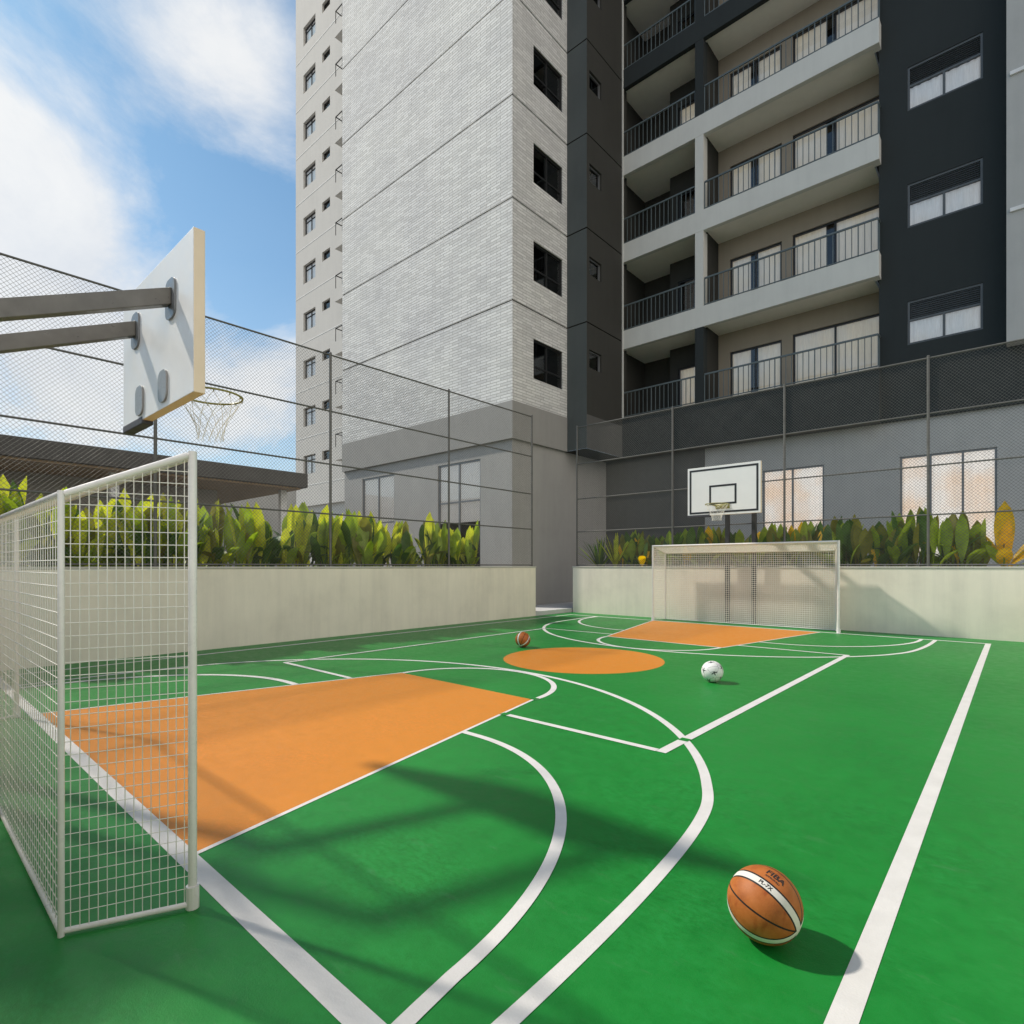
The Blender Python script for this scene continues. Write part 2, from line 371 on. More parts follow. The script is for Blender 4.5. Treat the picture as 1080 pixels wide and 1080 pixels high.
def window(parent, P, u0, u1, v0, v1, inset=.1, fw=.045, mull=1, rails=(), frame='black', glass='glass',
           curtain=None, cdrop=0, gap=None, name='window', louver=0):
    mb = MB(); n1, n0 = -inset + .03, -inset - .03
    e = .002
    P.box(mb, u0 + e, u0 + fw, v0 + e, v1 - e, n0, n1); P.box(mb, u1 - fw, u1 - e, v0 + e, v1 - e, n0, n1)
    P.box(mb, u0 + fw, u1 - fw, v0 + e, v0 + fw, n0, n1); P.box(mb, u0 + fw, u1 - fw, v1 - fw, v1 - e, n0, n1)
    vt = v1 - louver
    if louver: P.box(mb, u0 + fw, u1 - fw, vt - fw / 2, vt + fw / 2, n0 + .002, n1 - .002)
    for k in range(mull):
        u = u0 + (u1 - u0) * (k + 1) / (mull + 1)
        P.box(mb, u - fw / 2, u + fw / 2, v0 + fw, vt - fw / 2, n0 + .004, n1 - .004)
    for r in rails:
        P.box(mb, u0 + fw, u1 - fw, r - fw / 2, r + fw / 2, n0 + .008, n1 - .008)
    w = mb.build(name, M_[frame], parent)
    g = MB(); g.quad(P.pt(u0 + .01, v0 + .01, -inset), P.pt(u1 - .01, v0 + .01, -inset), P.pt(u1 - .01, vt, -inset), P.pt(u0 + .01, vt, -inset))
    g.build('pane', M_[glass], w)
    if louver:
        l = MB(); k = 0; v = vt + fw / 2 + .02
        while v + .03 < v1 - fw:
            a, b, c, d = P.pt(u0 + fw, v, -inset + .025), P.pt(u1 - fw, v, -inset + .025), P.pt(u1 - fw, v + .045, -inset - .02), P.pt(u0 + fw, v + .045, -inset - .02)
            l.quad(a, b, c, d); v += .05
        l.quad(P.pt(u0 + fw, vt + fw / 2, -inset - .028), P.pt(u1 - fw, vt + fw / 2, -inset - .028), P.pt(u1 - fw, v1 - fw, -inset - .028), P.pt(u0 + fw, v1 - fw, -inset - .028))
        l.build('louver', M_[frame], w)
    if curtain:
        c = MB(); nn = max(2, int((u1 - u0) / .025)); pts = []
        lo = v0 + cdrop
        for k in range(nn + 1):
            u = u0 + (u1 - u0) * k / nn
            if gap and gap[0] < u < gap[1]: pts.append(None); continue
            pts.append((u, -inset - .06 + (0 if cdrop else .02 * math.sin(u * 42 + 1.7 * math.sin(u * 9)))))
        for a, b in zip(pts, pts[1:]):
            if a and b: c.quad(P.pt(a[0], lo, a[1]), P.pt(b[0], lo, b[1]), P.pt(b[0], vt - .004, b[1]), P.pt(a[0], vt - .004, a[1]))
        c.build('curtain', M_[curtain], w, smooth=True)
    return w

# ------------------------------------------------------------------ ground, court, markings
CX = -4.6
YN, YF = .92, 12.36
XL, XR = -8.93, -.375

mb = MB(); mb.quad((-400, -400, -.03), (400, -400, -.03), (400, 400, -.03), (-400, 400, -.03))
struct(mb.build('ground', M_['ground']))
mb = MB(); mb.box(-9.4, .6, -.3, 13.05, -.026, 0)
struct(mb.build('court_floor', M_['green']))
mb = MB()
mb.box(-11.03, -9.402, 11.46, 17.58, -.026, .11); mb.box(-9.4, 6, 14.36, 17.58, -.026, .106)
struct(mb.build('pavement', M_['pave']))

_z = [.0016]
def nz(): _z[0] += .00008; return _z[0]
def flat(mb, pts, z): mb.add([(x, y, z) for x, y in pts], [tuple(range(len(pts)))])
def strip(mb, pts, w):
    """painted stripe of width w along a plan polyline"""
    z = nz(); n = len(pts); L = []
    for i in range(n):
        a = Vector(pts[max(i - 1, 0)]); b = Vector(pts[min(i + 1, n - 1)]); d = (b - a).normalized(); q = Vector((-d.y, d.x)) * w / 2
        p = Vector(pts[i]); L.append((p + q, p - q))
    for i in range(n - 1):
        a, b = L[i]; c, d = L[i + 1]
        mb.add([(a.x, a.y, z), (b.x, b.y, z), (d.x, d.y, z), (c.x, c.y, z)], [(0, 1, 2, 3)])
def chaikin(p):
    q = [p[0]]
    for a, c in zip(p, p[1:]): q += [(a[0] * .75 + c[0] * .25, a[1] * .75 + c[1] * .25), (a[0] * .25 + c[0] * .75, a[1] * .25 + c[1] * .75)]
    return q + [p[-1]]
def arc(cx, cy, rx, ry, a0, a1, n=72): return [(cx + rx * math.cos(R(a0 + (a1 - a0) * k / n)), cy + ry * math.sin(R(a0 + (a1 - a0) * k / n))) for k in range(n + 1)]

key_n = [(CX - 1.83, YN + .04), (CX + 1.83, YN + .04), (CX + 1.08, 4.25), (CX - 1.0, 4.25)]
key_f = [(CX - 1.90, YF - .05), (CX - 1.07, 8.97), (CX + 1.09, 8.95), (CX + 1.7, YF - .05)]
mb = MB(); flat(mb, key_n, .0009); struct(mb.build('key_floor_paint', M_['orange']))
mb = MB(); flat(mb, key_f, .0009); struct(mb.build('key_floor_paint', M_['orange']))
mb = MB(); flat(mb, arc(-4.55, 6.58, 1.11, 1.11, 0, 360, 120)[:-1], .0009); struct(mb.build('center_circle_paint', M_['orange']))

b = MB()   # boundary
strip(b, [(XR, .2), (XR, YF + .04)], .075); strip(b, [(XL, .2), (XL, YF + .04)], .07)
strip(b, [(-9.1, YN), (XR - .3, YN)], .085)
strip(b, [(XL, YF), (XR + .04, YF)], .07)
# basketball: three point lines
for s, y0, yc in ((1, YN, 1.7), (-1, YF, 11.53)):
    a1 = R(28); rr = 3.59
    tail = [(3.518, 0), (3.513, .4), (3.503, .75), (3.487, 1.05), (3.462, 1.35), (3.43, 1.64), (3.382, 1.92), (3.318, 2.16)]
    mid = [(CX + rr * math.cos(t), yc + s * rr * math.sin(t)) for t in [a1 + (math.pi - 2 * a1) * k / 60 for k in range(61)]]
    pts = [(CX + x, y0 + s * y) for x, y in tail] + mid + [(CX - x, y0 + s * y) for x, y in reversed(tail)]
    for _ in range(4): pts = chaikin(pts)
    strip(b, pts, .061)
# free throw semicircles
strip(b, arc(CX + .05, 4.25, 1.03, 1.0, 0, 180), .06); strip(b, arc(CX, 8.96, 1.06, 1.0, 0, -180), .06)
struct(b.build('court_lines', M_['line']))
k = MB()
for q in (key_n, key_f):
    strip(k, [q[0], q[3] if q is key_n else q[1]], .028); strip(k, [q[1] if q is key_n else q[3], q[2]], .028)
strip(k, [key_f[1], key_f[2]], .04)
struct(k.build('key_lines', M_['line']))
f = MB()   # futsal areas
strip(f, [(-1.295, YN + .04), (-1.31, 1.05)] + arc(-3.1, 1.0, 1.775, 2.06, 6, 90) + [(-3.255, 3.06)], .058)
strip(f, [(-5.92, 3.06)] + arc(-6.1, 1.0, 1.83, 2.06, 90, 178) + [(-7.93, YN + .04)], .075)
strip(f, [(-1.28, YF - .03), (-1.28, 12.2)] + arc(-3.05, 12.2, 1.77, 2.16, -2, -90) + [(-3.3, 10.04)], .06)
strip(f, [(-5.95, 10.06)] + arc(-6.05, 12.2, 2.0, 2.14, -90, -178) + [(-8.05, YF - .03)], .06)
struct(f.build('futsal_lines', M_['line']))
v = MB()   # volleyball
strip(v, [(-1.86, 3.67 - .03), (-1.86, 9.42)], .075); strip(v, [(-7.36, 3.64), (-7.36, 9.3)], .06)
strip(v, [(-7.36, 3.655), (-5.78, 3.655)], .06); strip(v, [(-3.39, 3.665), (-1.9, 3.665)], .06)
strip(v, [(-7.4, 9.28), (-5.75, 9.32)], .05); strip(v, [(-3.45, 9.38), (-1.83, 9.40)], .06)
struct(v.build('volleyball_lines', M_['line']))
g = MB()
for x, y in ((-1.86, 4.02), (-3.355, 3.665), (-3.53, 4.28)): g.box(x - .036, x + .036, y - .036, y + .036, nz() + .0006, nz() + .0008)
struct(g.build('line_gap_paint', M_['green']))

# ------------------------------------------------------------------ low walls
def low_wall(label, x0, x1, y0, y1):
    t = thing('low_wall', label, 'wall', ((x0 + x1) / 2, (y0 + y1) / 2, 0))
    a = MB(); a.box(x0, x1, y0, y1, -.02, 1.255); a.build('wall_body', M_['wall'], t, bevel=.008)
    c = MB(); c.box(x0 - .012, x1 + .012, y0 - .012, y1 + .012, 1.257, 1.292); c.build('coping', M_['cap'], t, bevel=.006)
    return t
low_wall('long beige rendered wall under the left fence, ending at the passage', -9.56, -9.4, -6, 11.46)
low_wall('beige rendered wall under the far fence, behind the goal', -9.36, .62, 13.05, 13.21)
low_wall('beige rendered wall along the right edge of the court', .62, .78, -.3, 13.21)
low_wall('beige rendered wall behind the near goal', -9.4, .6, -.46, -.3)
for nm, bx in (('left', (-10.9, -9.57, -6, 11.3)), ('far', (-9.3, .6, 13.22, 14.35)), ('near', (-9.4, .6, -1.5, -.47))):
    a = MB(); a.box(*bx, -.02, 1.2); struct(a.build('planter_soil', M_['soil']))

# ------------------------------------------------------------------ chain link fences
RAILS = (1.325, 2.26, 3.18, 4.16, 5.2)
def fence(label, axis, c, posts, lo, hi, n_r=.022, closed_ends=True):
    def pt(u, z, n=0): return (c + n, u, z) if axis == 'Y' else (u, c + n, z)
    t = thing('chain_link_fence', label, 'fence', pt(lo, 1.29))
    for p in posts:
        a = MB(); a.tube(pt(p, 1.29), pt(p, 5.235), .024, 10); a.tube(pt(p, 5.235), pt(p, 5.25), .028, 10, r2=.016)
        a.box(*[w for i in range(2) for w in ((pt(p, 0)[i] - .05), (pt(p, 0)[i] + .05))], 1.293, 1.303)
        a.build('post', M_['post'], t, smooth=False)
    for z in RAILS:
        a = MB(); a.tube(pt(lo, z, .0), pt(hi, z, .0), .015, 8); a.build('rail', M_['post'], t)
    ends = sorted({lo, hi, *posts}); P = .06; z0, z1 = RAILS[0], RAILS[-1]; H = z1 - z0
    side = -.03 if axis == 'Y' else .03
    for a0, a1 in zip(ends, ends[1:]):
        m = MB(); Lr = a1 - a0
        k = math.ceil(-H / P)
        while k * P < Lr:
            cc = k * P                                   # u - v = cc
            ua, ub = max(0, cc), min(Lr, cc + H)
            if ub - ua > .01: m.tube(pt(a0 + ua, z0 + ua - cc, side - .0025), pt(a0 + ub, z0 + ub - cc, side - .0025), .0023, 3, cap=False)
            k += 1
        k = 0
        while k * P < Lr + H:
            cc = k * P                                   # u + v = cc
            ua, ub = max(0, cc - H), min(Lr, cc)
            if ub - ua > .01: m.tube(pt(a0 + ua, z0 + cc - ua, side + .0025), pt(a0 + ub, z0 + cc - ub, side + .0025), .0023, 3, cap=False)
            k += 1
        m.build('wire_mesh', M_['wire'], t)
    return t
fence('tall chain link fence on the left wall in front of the pavilion', 'Y', -9.48, (-3.13, -.2, 2.73, 5.58, 8.5, 11.4), -6, 11.4)
fence('tall chain link fence on the far wall behind the backboard', 'X', 13.13, (-9.27, -6.39, -3.79, -1.26, .7), -9.27, .7)

# ------------------------------------------------------------------ goals
def grid_net(mb, A, B, Cc, D, nu, nv, r=.0017):
    """welded net on the quad A-B (bottom) D-C (top)"""
    A, B, Cc, D = map(Vector, (A, B, Cc, D))
    for i in range(1, nu):
        t = i / nu; mb.tube(A.lerp(B, t), D.lerp(Cc, t), r, 4, cap=False)
    for j in range(1, nv):
        t = j / nv; mb.tube(A.lerp(D, t), B.lerp(Cc, t), r, 4, cap=False)

def goal(label, xl, xr, yf, yb, hf, hb, tap, cell, nr, r, r2):
    t = thing('football_goal', label, 'goal', ((xl + xr) / 2, yf, 0), 'goals at the two ends of the court')
    d = 1 if yb > yf else -1
    bl, br = xl + tap, xr - tap
    def T(name, p, q, rad=r, foot=False):
        m = MB(); m.tube(p, q, rad, 14)
        if foot: m.tube((p[0], p[1], .0), (p[0], p[1], .085), rad * 1.5, 14); 
        return m.build(name, M_['goal'], t, smooth=False)
    T('front_post', (xl, yf, .002), (xl, yf, hf + r), foot=True); T('front_post', (xr, yf, .002), (xr, yf, hf + r), foot=True)
    T('crossbar', (xl + r, yf, hf), (xr - r, yf, hf))
    T('rear_post', (bl, yb, 0), (bl, yb, hb + r2), r2); T('rear_post', (br, yb, 0), (br, yb, hb + r2), r2)
    T('rear_bar', (bl + r2, yb, hb), (br - r2, yb, hb), r2); T('rear_ground_bar', (bl + r2, yb, .016), (br - r2, yb, .016), .010)
    for x, bx in ((xl, bl), (xr, br)):
        T('side_bar', (x, yf + d * r, hf), (bx, yb - d * r2, hb), .012)
        T('side_ground_bar', (x, yf + d * r, .018), (bx, yb - d * r2, .016), .010)
    dep = math.hypot(yb - yf, tap)
    n = MB(); grid_net(n, (bl, yb, .01), (br, yb, .01), (br, yb, hb), (bl, yb, hb), round((br - bl) / cell), round(hb / cell), nr); n.build('back_net', M_['netw'], t)
    for x, bx in ((xl, bl), (xr, br)):
        n = MB(); A, B = Vector((x, yf, 0)), Vector((bx, yb, 0)); nu = round(dep / (cell * .56))
        for i in range(1, nu):
            q = i / nu; p = A.lerp(B, q); n.tube(p + Vector((0, 0, .01)), p + Vector((0, 0, hf + (hb - hf) * q)), nr, 4, cap=False)
        z = .03 + cell
        while z < hf:
            q = 1 if z <= hb else (hf - z) / (hf - hb)
            n.tube(A + Vector((0, 0, z)), A.lerp(B, q) + Vector((0, 0, z)), nr, 4, cap=False); z += cell
        n.build('side_net', M_['netw'], t)
    n = MB(); grid_net(n, (xl, yf, hf), (xr, yf, hf), (br, yb, hb), (bl, yb, hb), round((br - bl) / (cell * .7)), round(dep / (cell * .6)), nr); n.build('top_net', M_['netw'], t)
    return t
goal('white tube goal with square net cut by the left picture edge', -6.42, -2.345, .80, .43, 1.72, 1.555, .16, .0465, .0016, .0155, .0105)
goal('complete white tube goal standing before the far wall', -6.55, -2.60, 12.42, 12.80, 1.775, 1.61, .13, .044, .0048, .024, .019)

# ------------------------------------------------------------------ basketball hoops
def rrect(w, h, r, n=6):
    pts = []
    for cx, cy, a in ((w / 2 - r, h / 2 - r, 0), (-w / 2 + r, h / 2 - r, 90), (-w / 2 + r, -h / 2 + r, 180), (w / 2 - r, -h / 2 + r, 270)):
        for k in range(n + 1):
            t = R(a + 90 * k / n); pts.append((cx + r * math.cos(t), cy + r * math.sin(t)))
    return pts
def hoop(label, cx, yb, d, zb, bw, py, arm_x, ring_z):
    """board back face at y = yb, playing side towards d; poles at y = py"""
    t = thing('basketball_hoop', label, 'basketball hoop', (cx, py, 0), 'basketball hoops at the two ends')
    th = .07; y1 = yb + d * th; x0, x1 = cx - bw / 2, cx + bw / 2; z0, z1 = zb, zb + 1.05
    m = MB(); ya, yc = min(yb, y1), max(yb, y1)
    m.box(x0, x1, ya, yc, z0, z1)
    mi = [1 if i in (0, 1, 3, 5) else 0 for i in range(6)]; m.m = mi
    brd = m.build('backboard', [M_['board'], M_['bedge']], t, bevel=.004)
    yy = y1 + d * .003
    def rect(name, a0, a1, c0, c1, w, mat):
        q = MB()
        for (p0, p1, q0, q1) in ((a0, a1, c0, c0 + w), (a0, a1, c1 - w, c1), (a0, a0 + w, c0 + w, c1 - w), (a1 - w, a1, c0 + w, c1 - w)):
            q.box(p0, p1, min(y1, yy), max(y1, yy), q0, q1)
        q.build(name, mat, brd)
    rect('border_line', x0 + .045, x1 - .045, z0 + .045, z1 - .045, .04, M_['bline'])
    cz = ring_z + .02
    rect('target_square', cx - .29, cx + .29, cz, cz + .42, .04, M_['bline'])
    # mounting plates and lower reinforcement plates on the back
    dx = abs(arm_x[1] - arm_x[0])
    for ax in arm_x:
        for zc, hh, ww, mat, nm in ((z0 + .71, .27, .18, M_['alum'], 'mount_plate'), (z0 + .15, .22, .17, M_['plate'], 'lower_plate')):
            px = ax + (0 if nm == 'mount_plate' else (.1 if ax < cx else -.16) * (dx / .79) ** 2)
            q = MB(); pr = rrect(ww, hh, .06); nn = len(pr); yo = yb - d * .014
            q.add([(px + a, yb - d * .001, zc + c) for a, c in pr] + [(px + a, yo, zc + c) for a, c in pr],
                  [tuple(range(nn)), tuple(range(nn, 2 * nn))] + [(i, (i + 1) % nn, nn + (i + 1) % nn, nn + i) for i in range(nn)])
            q.build(nm, mat, t)
    q = MB(); q.box(x0 - .004, x0 + .5, ya - .004, yc + .004, z0 - .03, z0 + .028); q.build('edge_shade_strip', M_['edge_shade'], t, bevel=.008)  # dark strip added where the board's lower corner lies in shade
    # poles with raking box arms
    for ax in arm_x:
        za = z0 + .72; run = abs(yb - py); zp = za - run * .4377
        q = MB(); q.box(ax - .045, ax + .045, py - .045, py + .045, -.0, zp + .05); q.box(ax - .11, ax + .11, py - .11, py + .11, 0.001, .014)
        q.build('pole', M_['pole'], t, bevel=.006)
        q = MB(); hw, hv = .04, .058
        yo = yb - d * .014; ye = py
        z_e = za - (abs(yo - ye)) * .4377
        q.add([(ax - hw, ye, z_e - hv), (ax + hw, ye, z_e - hv), (ax + hw, yo, za - hv), (ax - hw, yo, za - hv),
               (ax - hw, ye, z_e + hv), (ax + hw, ye, z_e + hv), (ax + hw, yo, za + hv), (ax - hw, yo, za + hv)],
              [(0, 3, 2, 1), (4, 5, 6, 7), (0, 1, 5, 4), (1, 2, 6, 5), (2, 3, 7, 6), (3, 0, 4, 7)])
        q.build('arm', M_['arm'], t, bevel=.006)
    # rim
    rc = (cx, y1 + d * .315, ring_z); q = MB()
    q.path([(rc[0] + .225 * math.cos(R(a)), rc[1] + .225 * math.sin(R(a)), ring_z) for a in range(0, 360, 6)], .008, 8, closed=True)
    for s in (-1, 1):
        q.path([(cx + s * .12, y1, ring_z - .01), (cx + s * .13, y1 + d * .1, ring_z - .015), (cx + s * .15, y1 + d * .145, ring_z - .004)], .009, 6)
    q.box(cx - .15, cx + .15, min(y1, y1 + d * .014), max(y1, y1 + d * .014), ring_z - .07, ring_z + .03)
    for a in range(12):
        an = R(a * 30 + 15); q.path([(rc[0] + .222 * math.cos(an), rc[1] + .222 * math.sin(an), ring_z - .006), (rc[0] + .226 * math.cos(an), rc[1] + .226 * math.sin(an), ring_z - .022)], .004, 4)
    rim = q.build('rim', M_['rim'], t, smooth=True)
    # net: 12 cords zig-zagging down through five rows of knots
    q = MB(); prof = [(.222, 0), (.185, -.07), (.14, -.145), (.105, -.22), (.09, -.295), (.098, -.36)]
    for s in (-1, 1):
        for a in range(12):
            pts = []
            for i in range(len(prof) - 1):
                for f_ in (0, .5):
                    rr = prof[i][0] * (1 - f_) + prof[i + 1][0] * f_; zz = prof[i][1] * (1 - f_) + prof[i + 1][1] * f_
                    an = R(a * 30 + 15 + s * 15 * (i + f_)); pts.append((rc[0] + rr * math.cos(an), rc[1] + rr * math.sin(an), ring_z - .015 + zz))
            q.path(pts, .0019, 5)
    q.build('net', M_['rnet'], rim, smooth=True)
    return t
hoop('near hoop seen from behind, grey arms holding a white backboard', -4.68, 1.34, 1, 2.41, 1.54, .33, (-5.10, -4.31), 2.62)
hoop('far hoop facing the court with black lined white backboard above the goal', -4.66, 11.97, -1, 2.385, 1.55, 12.93, (-4.95, -4.36), 2.585)

# ------------------------------------------------------------------ balls
def sphere_mesh(r, sub=6):
    bm = bmesh.new(); bmesh.ops.create_icosphere(bm, subdivisions=sub, radius=r); return bm
def text_on_sphere(body, size, r, c, t, extra=1.004):
    cu = bpy.data.curves.new('lettering', 'FONT'); cu.body = body; cu.size = size; cu.align_x = 'CENTER'; cu.align_y = 'CENTER'; cu.offset = size * .03
    o = bpy.data.objects.new('lettering_source', cu); C.objects.link(o)
    dg = bpy.context.evaluated_depsgraph_get(); me = bpy.data.meshes.new_from_object(o.evaluated_get(dg))
    bpy.data.objects.remove(o); bpy.data.curves.remove(cu)
    bm = bmesh.new(); bm.from_mesh(me); bmesh.ops.subdivide_edges(bm, edges=bm.edges, cuts=1)
    c = c.normalized(); t = (t - c * t.dot(c)).normalized(); u = c.cross(t)
    out = MB()
    vs = [tuple((c + t * (v.co.x / r) + u * (v.co.y / r)).normalized() * r * extra) for v in bm.verts]
    bm.verts.index_update(); fs = [tuple(v.index for v in f.verts) for f in bm.faces]
    out.add(vs, fs); bm.free(); return out
def basketball(label, x, y, rot, r=.122):
    t = thing('basketball', label, 'basketball', (x, y, r), 'basketballs on the court')
    bm = sphere_mesh(r); me = bpy.data.meshes.new('ball_skin'); bm.to_mesh(me); bm.free()
    me.materials.append(M_['bball']); me.polygons.foreach_set('use_smooth', [True] * len(me.polygons))
    o = bpy.data.objects.new('ball_skin', me); C.objects.link(o); o.parent = t
    def lon(deg, lat=0): return Vector((math.cos(R(deg)) * math.cos(R(lat)), math.sin(R(deg)) * math.cos(R(lat)), math.sin(R(lat))))
    all_ = MB()
    for body, s, c in (('FIBA', .034, lon(-26, 4)), ('APPROVED', .0105, lon(-16, 3)), ('PL-7X', .0185, lon(0, 1))):
        k = text_on_sphere(body, s, r, c, Vector((0, 0, 1))); all_.add(k.v, k.f)
    # verts are already local to the ball
    l = bpy.data.meshes.new('lettering'); l.from_pydata(all_.v, [], all_.f); l.materials.append(M_['ink'])
    lo = bpy.data.objects.new('lettering', l); C.objects.link(lo); lo.parent = t
    t.rotation_euler = rot.to_euler(); return t
def ball_rot(x, y, z, pole, q):
    """pole and q given as (right, up, towards viewer) seen from the camera"""
    d = (Vector((0, 0, 1.3)) - Vector((x, y, z))).normalized()
    rt = Vector((0, 0, 1)).cross(d).normalized(); up = d.cross(rt)
    W = lambda a: rt * a[0] + up * a[1] + d * a[2]
    Z = W(pole).normalized(); X = W(q); X = (X - Z * X.dot(Z)).normalized(); Y = Z.cross(X)
    return Matrix((X, Y, Z)).transposed()
basketball('large orange basketball with white stripes nearest the camera', -.66, 2.06, ball_rot(-.66, 2.06, .122, (.86, -.46, .24), (.25, .33, .9)))
basketball('small distant orange basketball beside the orange centre circle', -5.92, 6.89, ball_rot(-5.92, 6.89, .122, (-.35, -.8, .5), (.75, .1, .6)))

def football(label, x, y, r=.118):
    t = thing('football', label, 'football', (x, y, r))
    bm = sphere_mesh(r, 6); me = bpy.data.meshes.new('ball_skin'); 
    ph = (1 + 5 ** .5) / 2
    ico = [Vector(p).normalized() for p in [(0, s, ph * w) for s in (1, -1) for w in (1, -1)] + [(s, ph * w, 0) for s in (1, -1) for w in (1, -1)] + [(ph * w, 0, s) for s in (1, -1) for w in (1, -1)]]
    dod = [Vector(p).normalized() for p in [(a, b, c) for a in (1, -1) for b in (1, -1) for c in (1, -1)] + [(0, a / ph, b * ph) for a in (1, -1) for b in (1, -1)] + [(a / ph, b * ph, 0) for a in (1, -1) for b in (1, -1)] + [(a * ph, 0, b / ph) for a in (1, -1) for b in (1, -1)]]
    rot = Matrix.Rotation(.9, 3, 'X') @ Matrix.Rotation(.35, 3, 'Y') @ Matrix.Rotation(.5, 3, 'Z')
    ico = [rot @ p for p in ico]; dod = [rot @ p for p in dod]
    for f in bm.faces:
        c = f.calc_center_median().normalized()
        ds = sorted([(math.acos(max(-1, min(1, c.dot(p)))) * 1.12, i) for i, p in enumerate(ico)] + [(math.acos(max(-1, min(1, c.dot(p)))), 100 + i) for i, p in enumerate(dod)])
        f.material_index = 0; f.smooth = True
        if ds[0][1] < 100:                                   # pentagon panels carry a dark star
            p = ico[ds[0][1]]; a = p.orthogonal().normalized(); b = p.cross(a); w = c - p * c.dot(p)
            an = math.atan2(w.dot(b), w.dot(a)); rad = .20 + .13 * math.cos(5 * an)
            if ds[0][0] < rad: f.material_index = 1
        elif .0 < (ds[1][0] - ds[0][0]) < .04: f.material_index = 2
    bm.to_mesh(me); bm.free()
    for k in ('soccer', 'soccerd', 'soccerg'): me.materials.append(M_[k])
    o = bpy.data.objects.new('ball_skin', me); C.objects.link(o); o.parent = t
football('white football with small dark star patches right of the centre circle', -2.56, 6.24)

# ------------------------------------------------------------------ plants
def leaf(mb, base, az, tilt, length, width, mi, bend=.25, petiole=.15, point=.6, fold=.25, twist=0):
    """paddle leaf: narrow stalk, broad blade, folded along the midrib"""
    n = 9; hd = Vector((math.cos(az), math.sin(az), 0)); p = Vector(base); rows = []
    side = Vector((-math.sin(az + twist), math.cos(az + twist), 0))
    for k in range(n + 1):
        t = k / n; a = tilt + bend * t * t
        d = hd * math.sin(a) + Vector((0, 0, math.cos(a)))
        if k: p = p + d * (length / n)
        if t < petiole: w = .012
        else:
            s = (t - petiole) / (1 - petiole); w = width * .5 * (max(0, math.sin(math.pi * s ** point)) ** .62)
            w = max(w, .004)
        nrm = d.cross(side).normalized()
        wob = 1 + .08 * math.sin(7 * t + az * 3)
        rows.append((p + side * w * wob + nrm * w * fold, p, p - side * w * wob + nrm * w * fold))
    vs = [q for r in rows for q in r]; fs = []
    for k in range(n):
        for j in range(2): fs.append((3 * k + j, 3 * k + j + 1, 3 * k + 4 + j, 3 * k + 3 + j))
    mb.add(vs, fs, mi)

MS = lambda *k: [M_[i] for i in k]
def paddle_plant(label, x, y, h, pal, group, nl=9, wide=.24, seed=0, face=None):
    rnd = random.Random(seed)
    t = thing('paddle_leaf_plant', label, 'plant', (x, y, 1.2), group)
    mb = MB(); wts = pal[1]
    for k in range(nl):
        tall = k < nl * .42
        L_ = h * (rnd.uniform(.68, 1.0) if tall else rnd.uniform(.3, .75))
        az = rnd.uniform(0, 6.28); tilt = rnd.uniform(.0, .16) if tall else rnd.uniform(.1, .62)
        mi = rnd.choices(range(len(pal[0])), wts if tall else pal[2])[0]
        tw = 0
        if tall and face is not None: az = face + rnd.uniform(-.9, .9)
        leaf(mb, (x + rnd.uniform(-.15, .15), y + rnd.uniform(-.15, .15), 1.19), az, tilt, L_, wide * rnd.uniform(.75, 1.15) * (1 if tall else .8), mi,
             bend=rnd.choice((rnd.uniform(-.1, .15), rnd.uniform(.1, .5))) if tall else rnd.uniform(.1, 1.2), petiole=rnd.uniform(.08, .3) if tall else .12, point=rnd.uniform(1.15, 1.75), fold=rnd.uniform(.05, .28))
    mb.build('leaf_cluster', MS(*pal[0]), t, smooth=True)
    s = MB()
    for k in range(4):
        a = rnd.uniform(0, 6.28); s.tube((x + .03 * math.cos(a), y + .03 * math.sin(a), 1.18), (x + .08 * math.cos(a), y + .08 * math.sin(a), 1.2 + h * .4), .012, 6, r2=.006)
    s.build('stem', M_['stem'], t)
    return t
ORD = ['first', 'second', 'third', 'fourth', 'fifth', 'sixth', 'seventh', 'eighth', 'ninth', 'tenth', 'eleventh', 'twelfth', 'thirteenth']
PAL_L = (('l_yel', 'l_mid', 'l_drk', 'l_ol'), (4.5, 4, 1, 1), (1.2, 4, 4, 1))
PAL_R = (('l_mid', 'l_drk', 'l_gold', 'l_ol'), (4, 2.6, .75, 2.4), (2.5, 4, .2, 1.8))
# left planter: bays between the fence posts
BL = [(-.2, 2.73, 'in the nearest bay of the left fence'),
      (2.73, 5.58, 'in the second bay of the left fence'),
      (5.58, 8.5, 'in the third bay of the left fence'),
      (8.5, 9.75, 'in the last bay of the left fence')]
sd = 10
for y0, y1, where in BL:
    n = round((y1 - y0) / .27)
    for k in range(n):
        y = y0 + (k + .5) * (y1 - y0) / n + random.uniform(-.07, .07); sd += 1
        hh = random.uniform(1.12, 1.5) * (1 if y < 8.4 else .86)
        if k % 5 == 3: hh *= .72
        paddle_plant(f'{ORD[k]} upright yellow-green plant {where}', -9.98 + random.uniform(-.22, .22), y, hh, PAL_L,
                     'yellow-green leafy plants behind the left fence', 22, .215, sd, face=random.choice((0, -.9, 2.4)))
# far planter
BR = [(-8.05, -6.39, 'in the leftmost bay of the far fence'),
      (-6.39, -3.79, 'in the far fence bay behind the backboard'),
      (-3.79, -1.26, 'in the far fence bay right of the backboard'),
      (-1.26, -.42, 'at the right end of the far fence')]
for x0, x1, where in BR:
    n = round((x1 - x0) / .26)
    for k in range(n):
        x = x0 + (k + .5) * (x1 - x0) / n + random.uniform(-.06, .06); sd += 1
        hh = random.uniform(1.0, 1.32) * (.88 if x < -4.5 else 1)
        paddle_plant(f'{ORD[k]} olive-green leafy plant from the left, {where}', x, 13.62 + random.uniform(-.18, .18), hh, PAL_R,
                     'olive-green leafy plants behind the far fence', 20, .21, sd, face=random.choice((-1.57, -1.0, 1.2)))
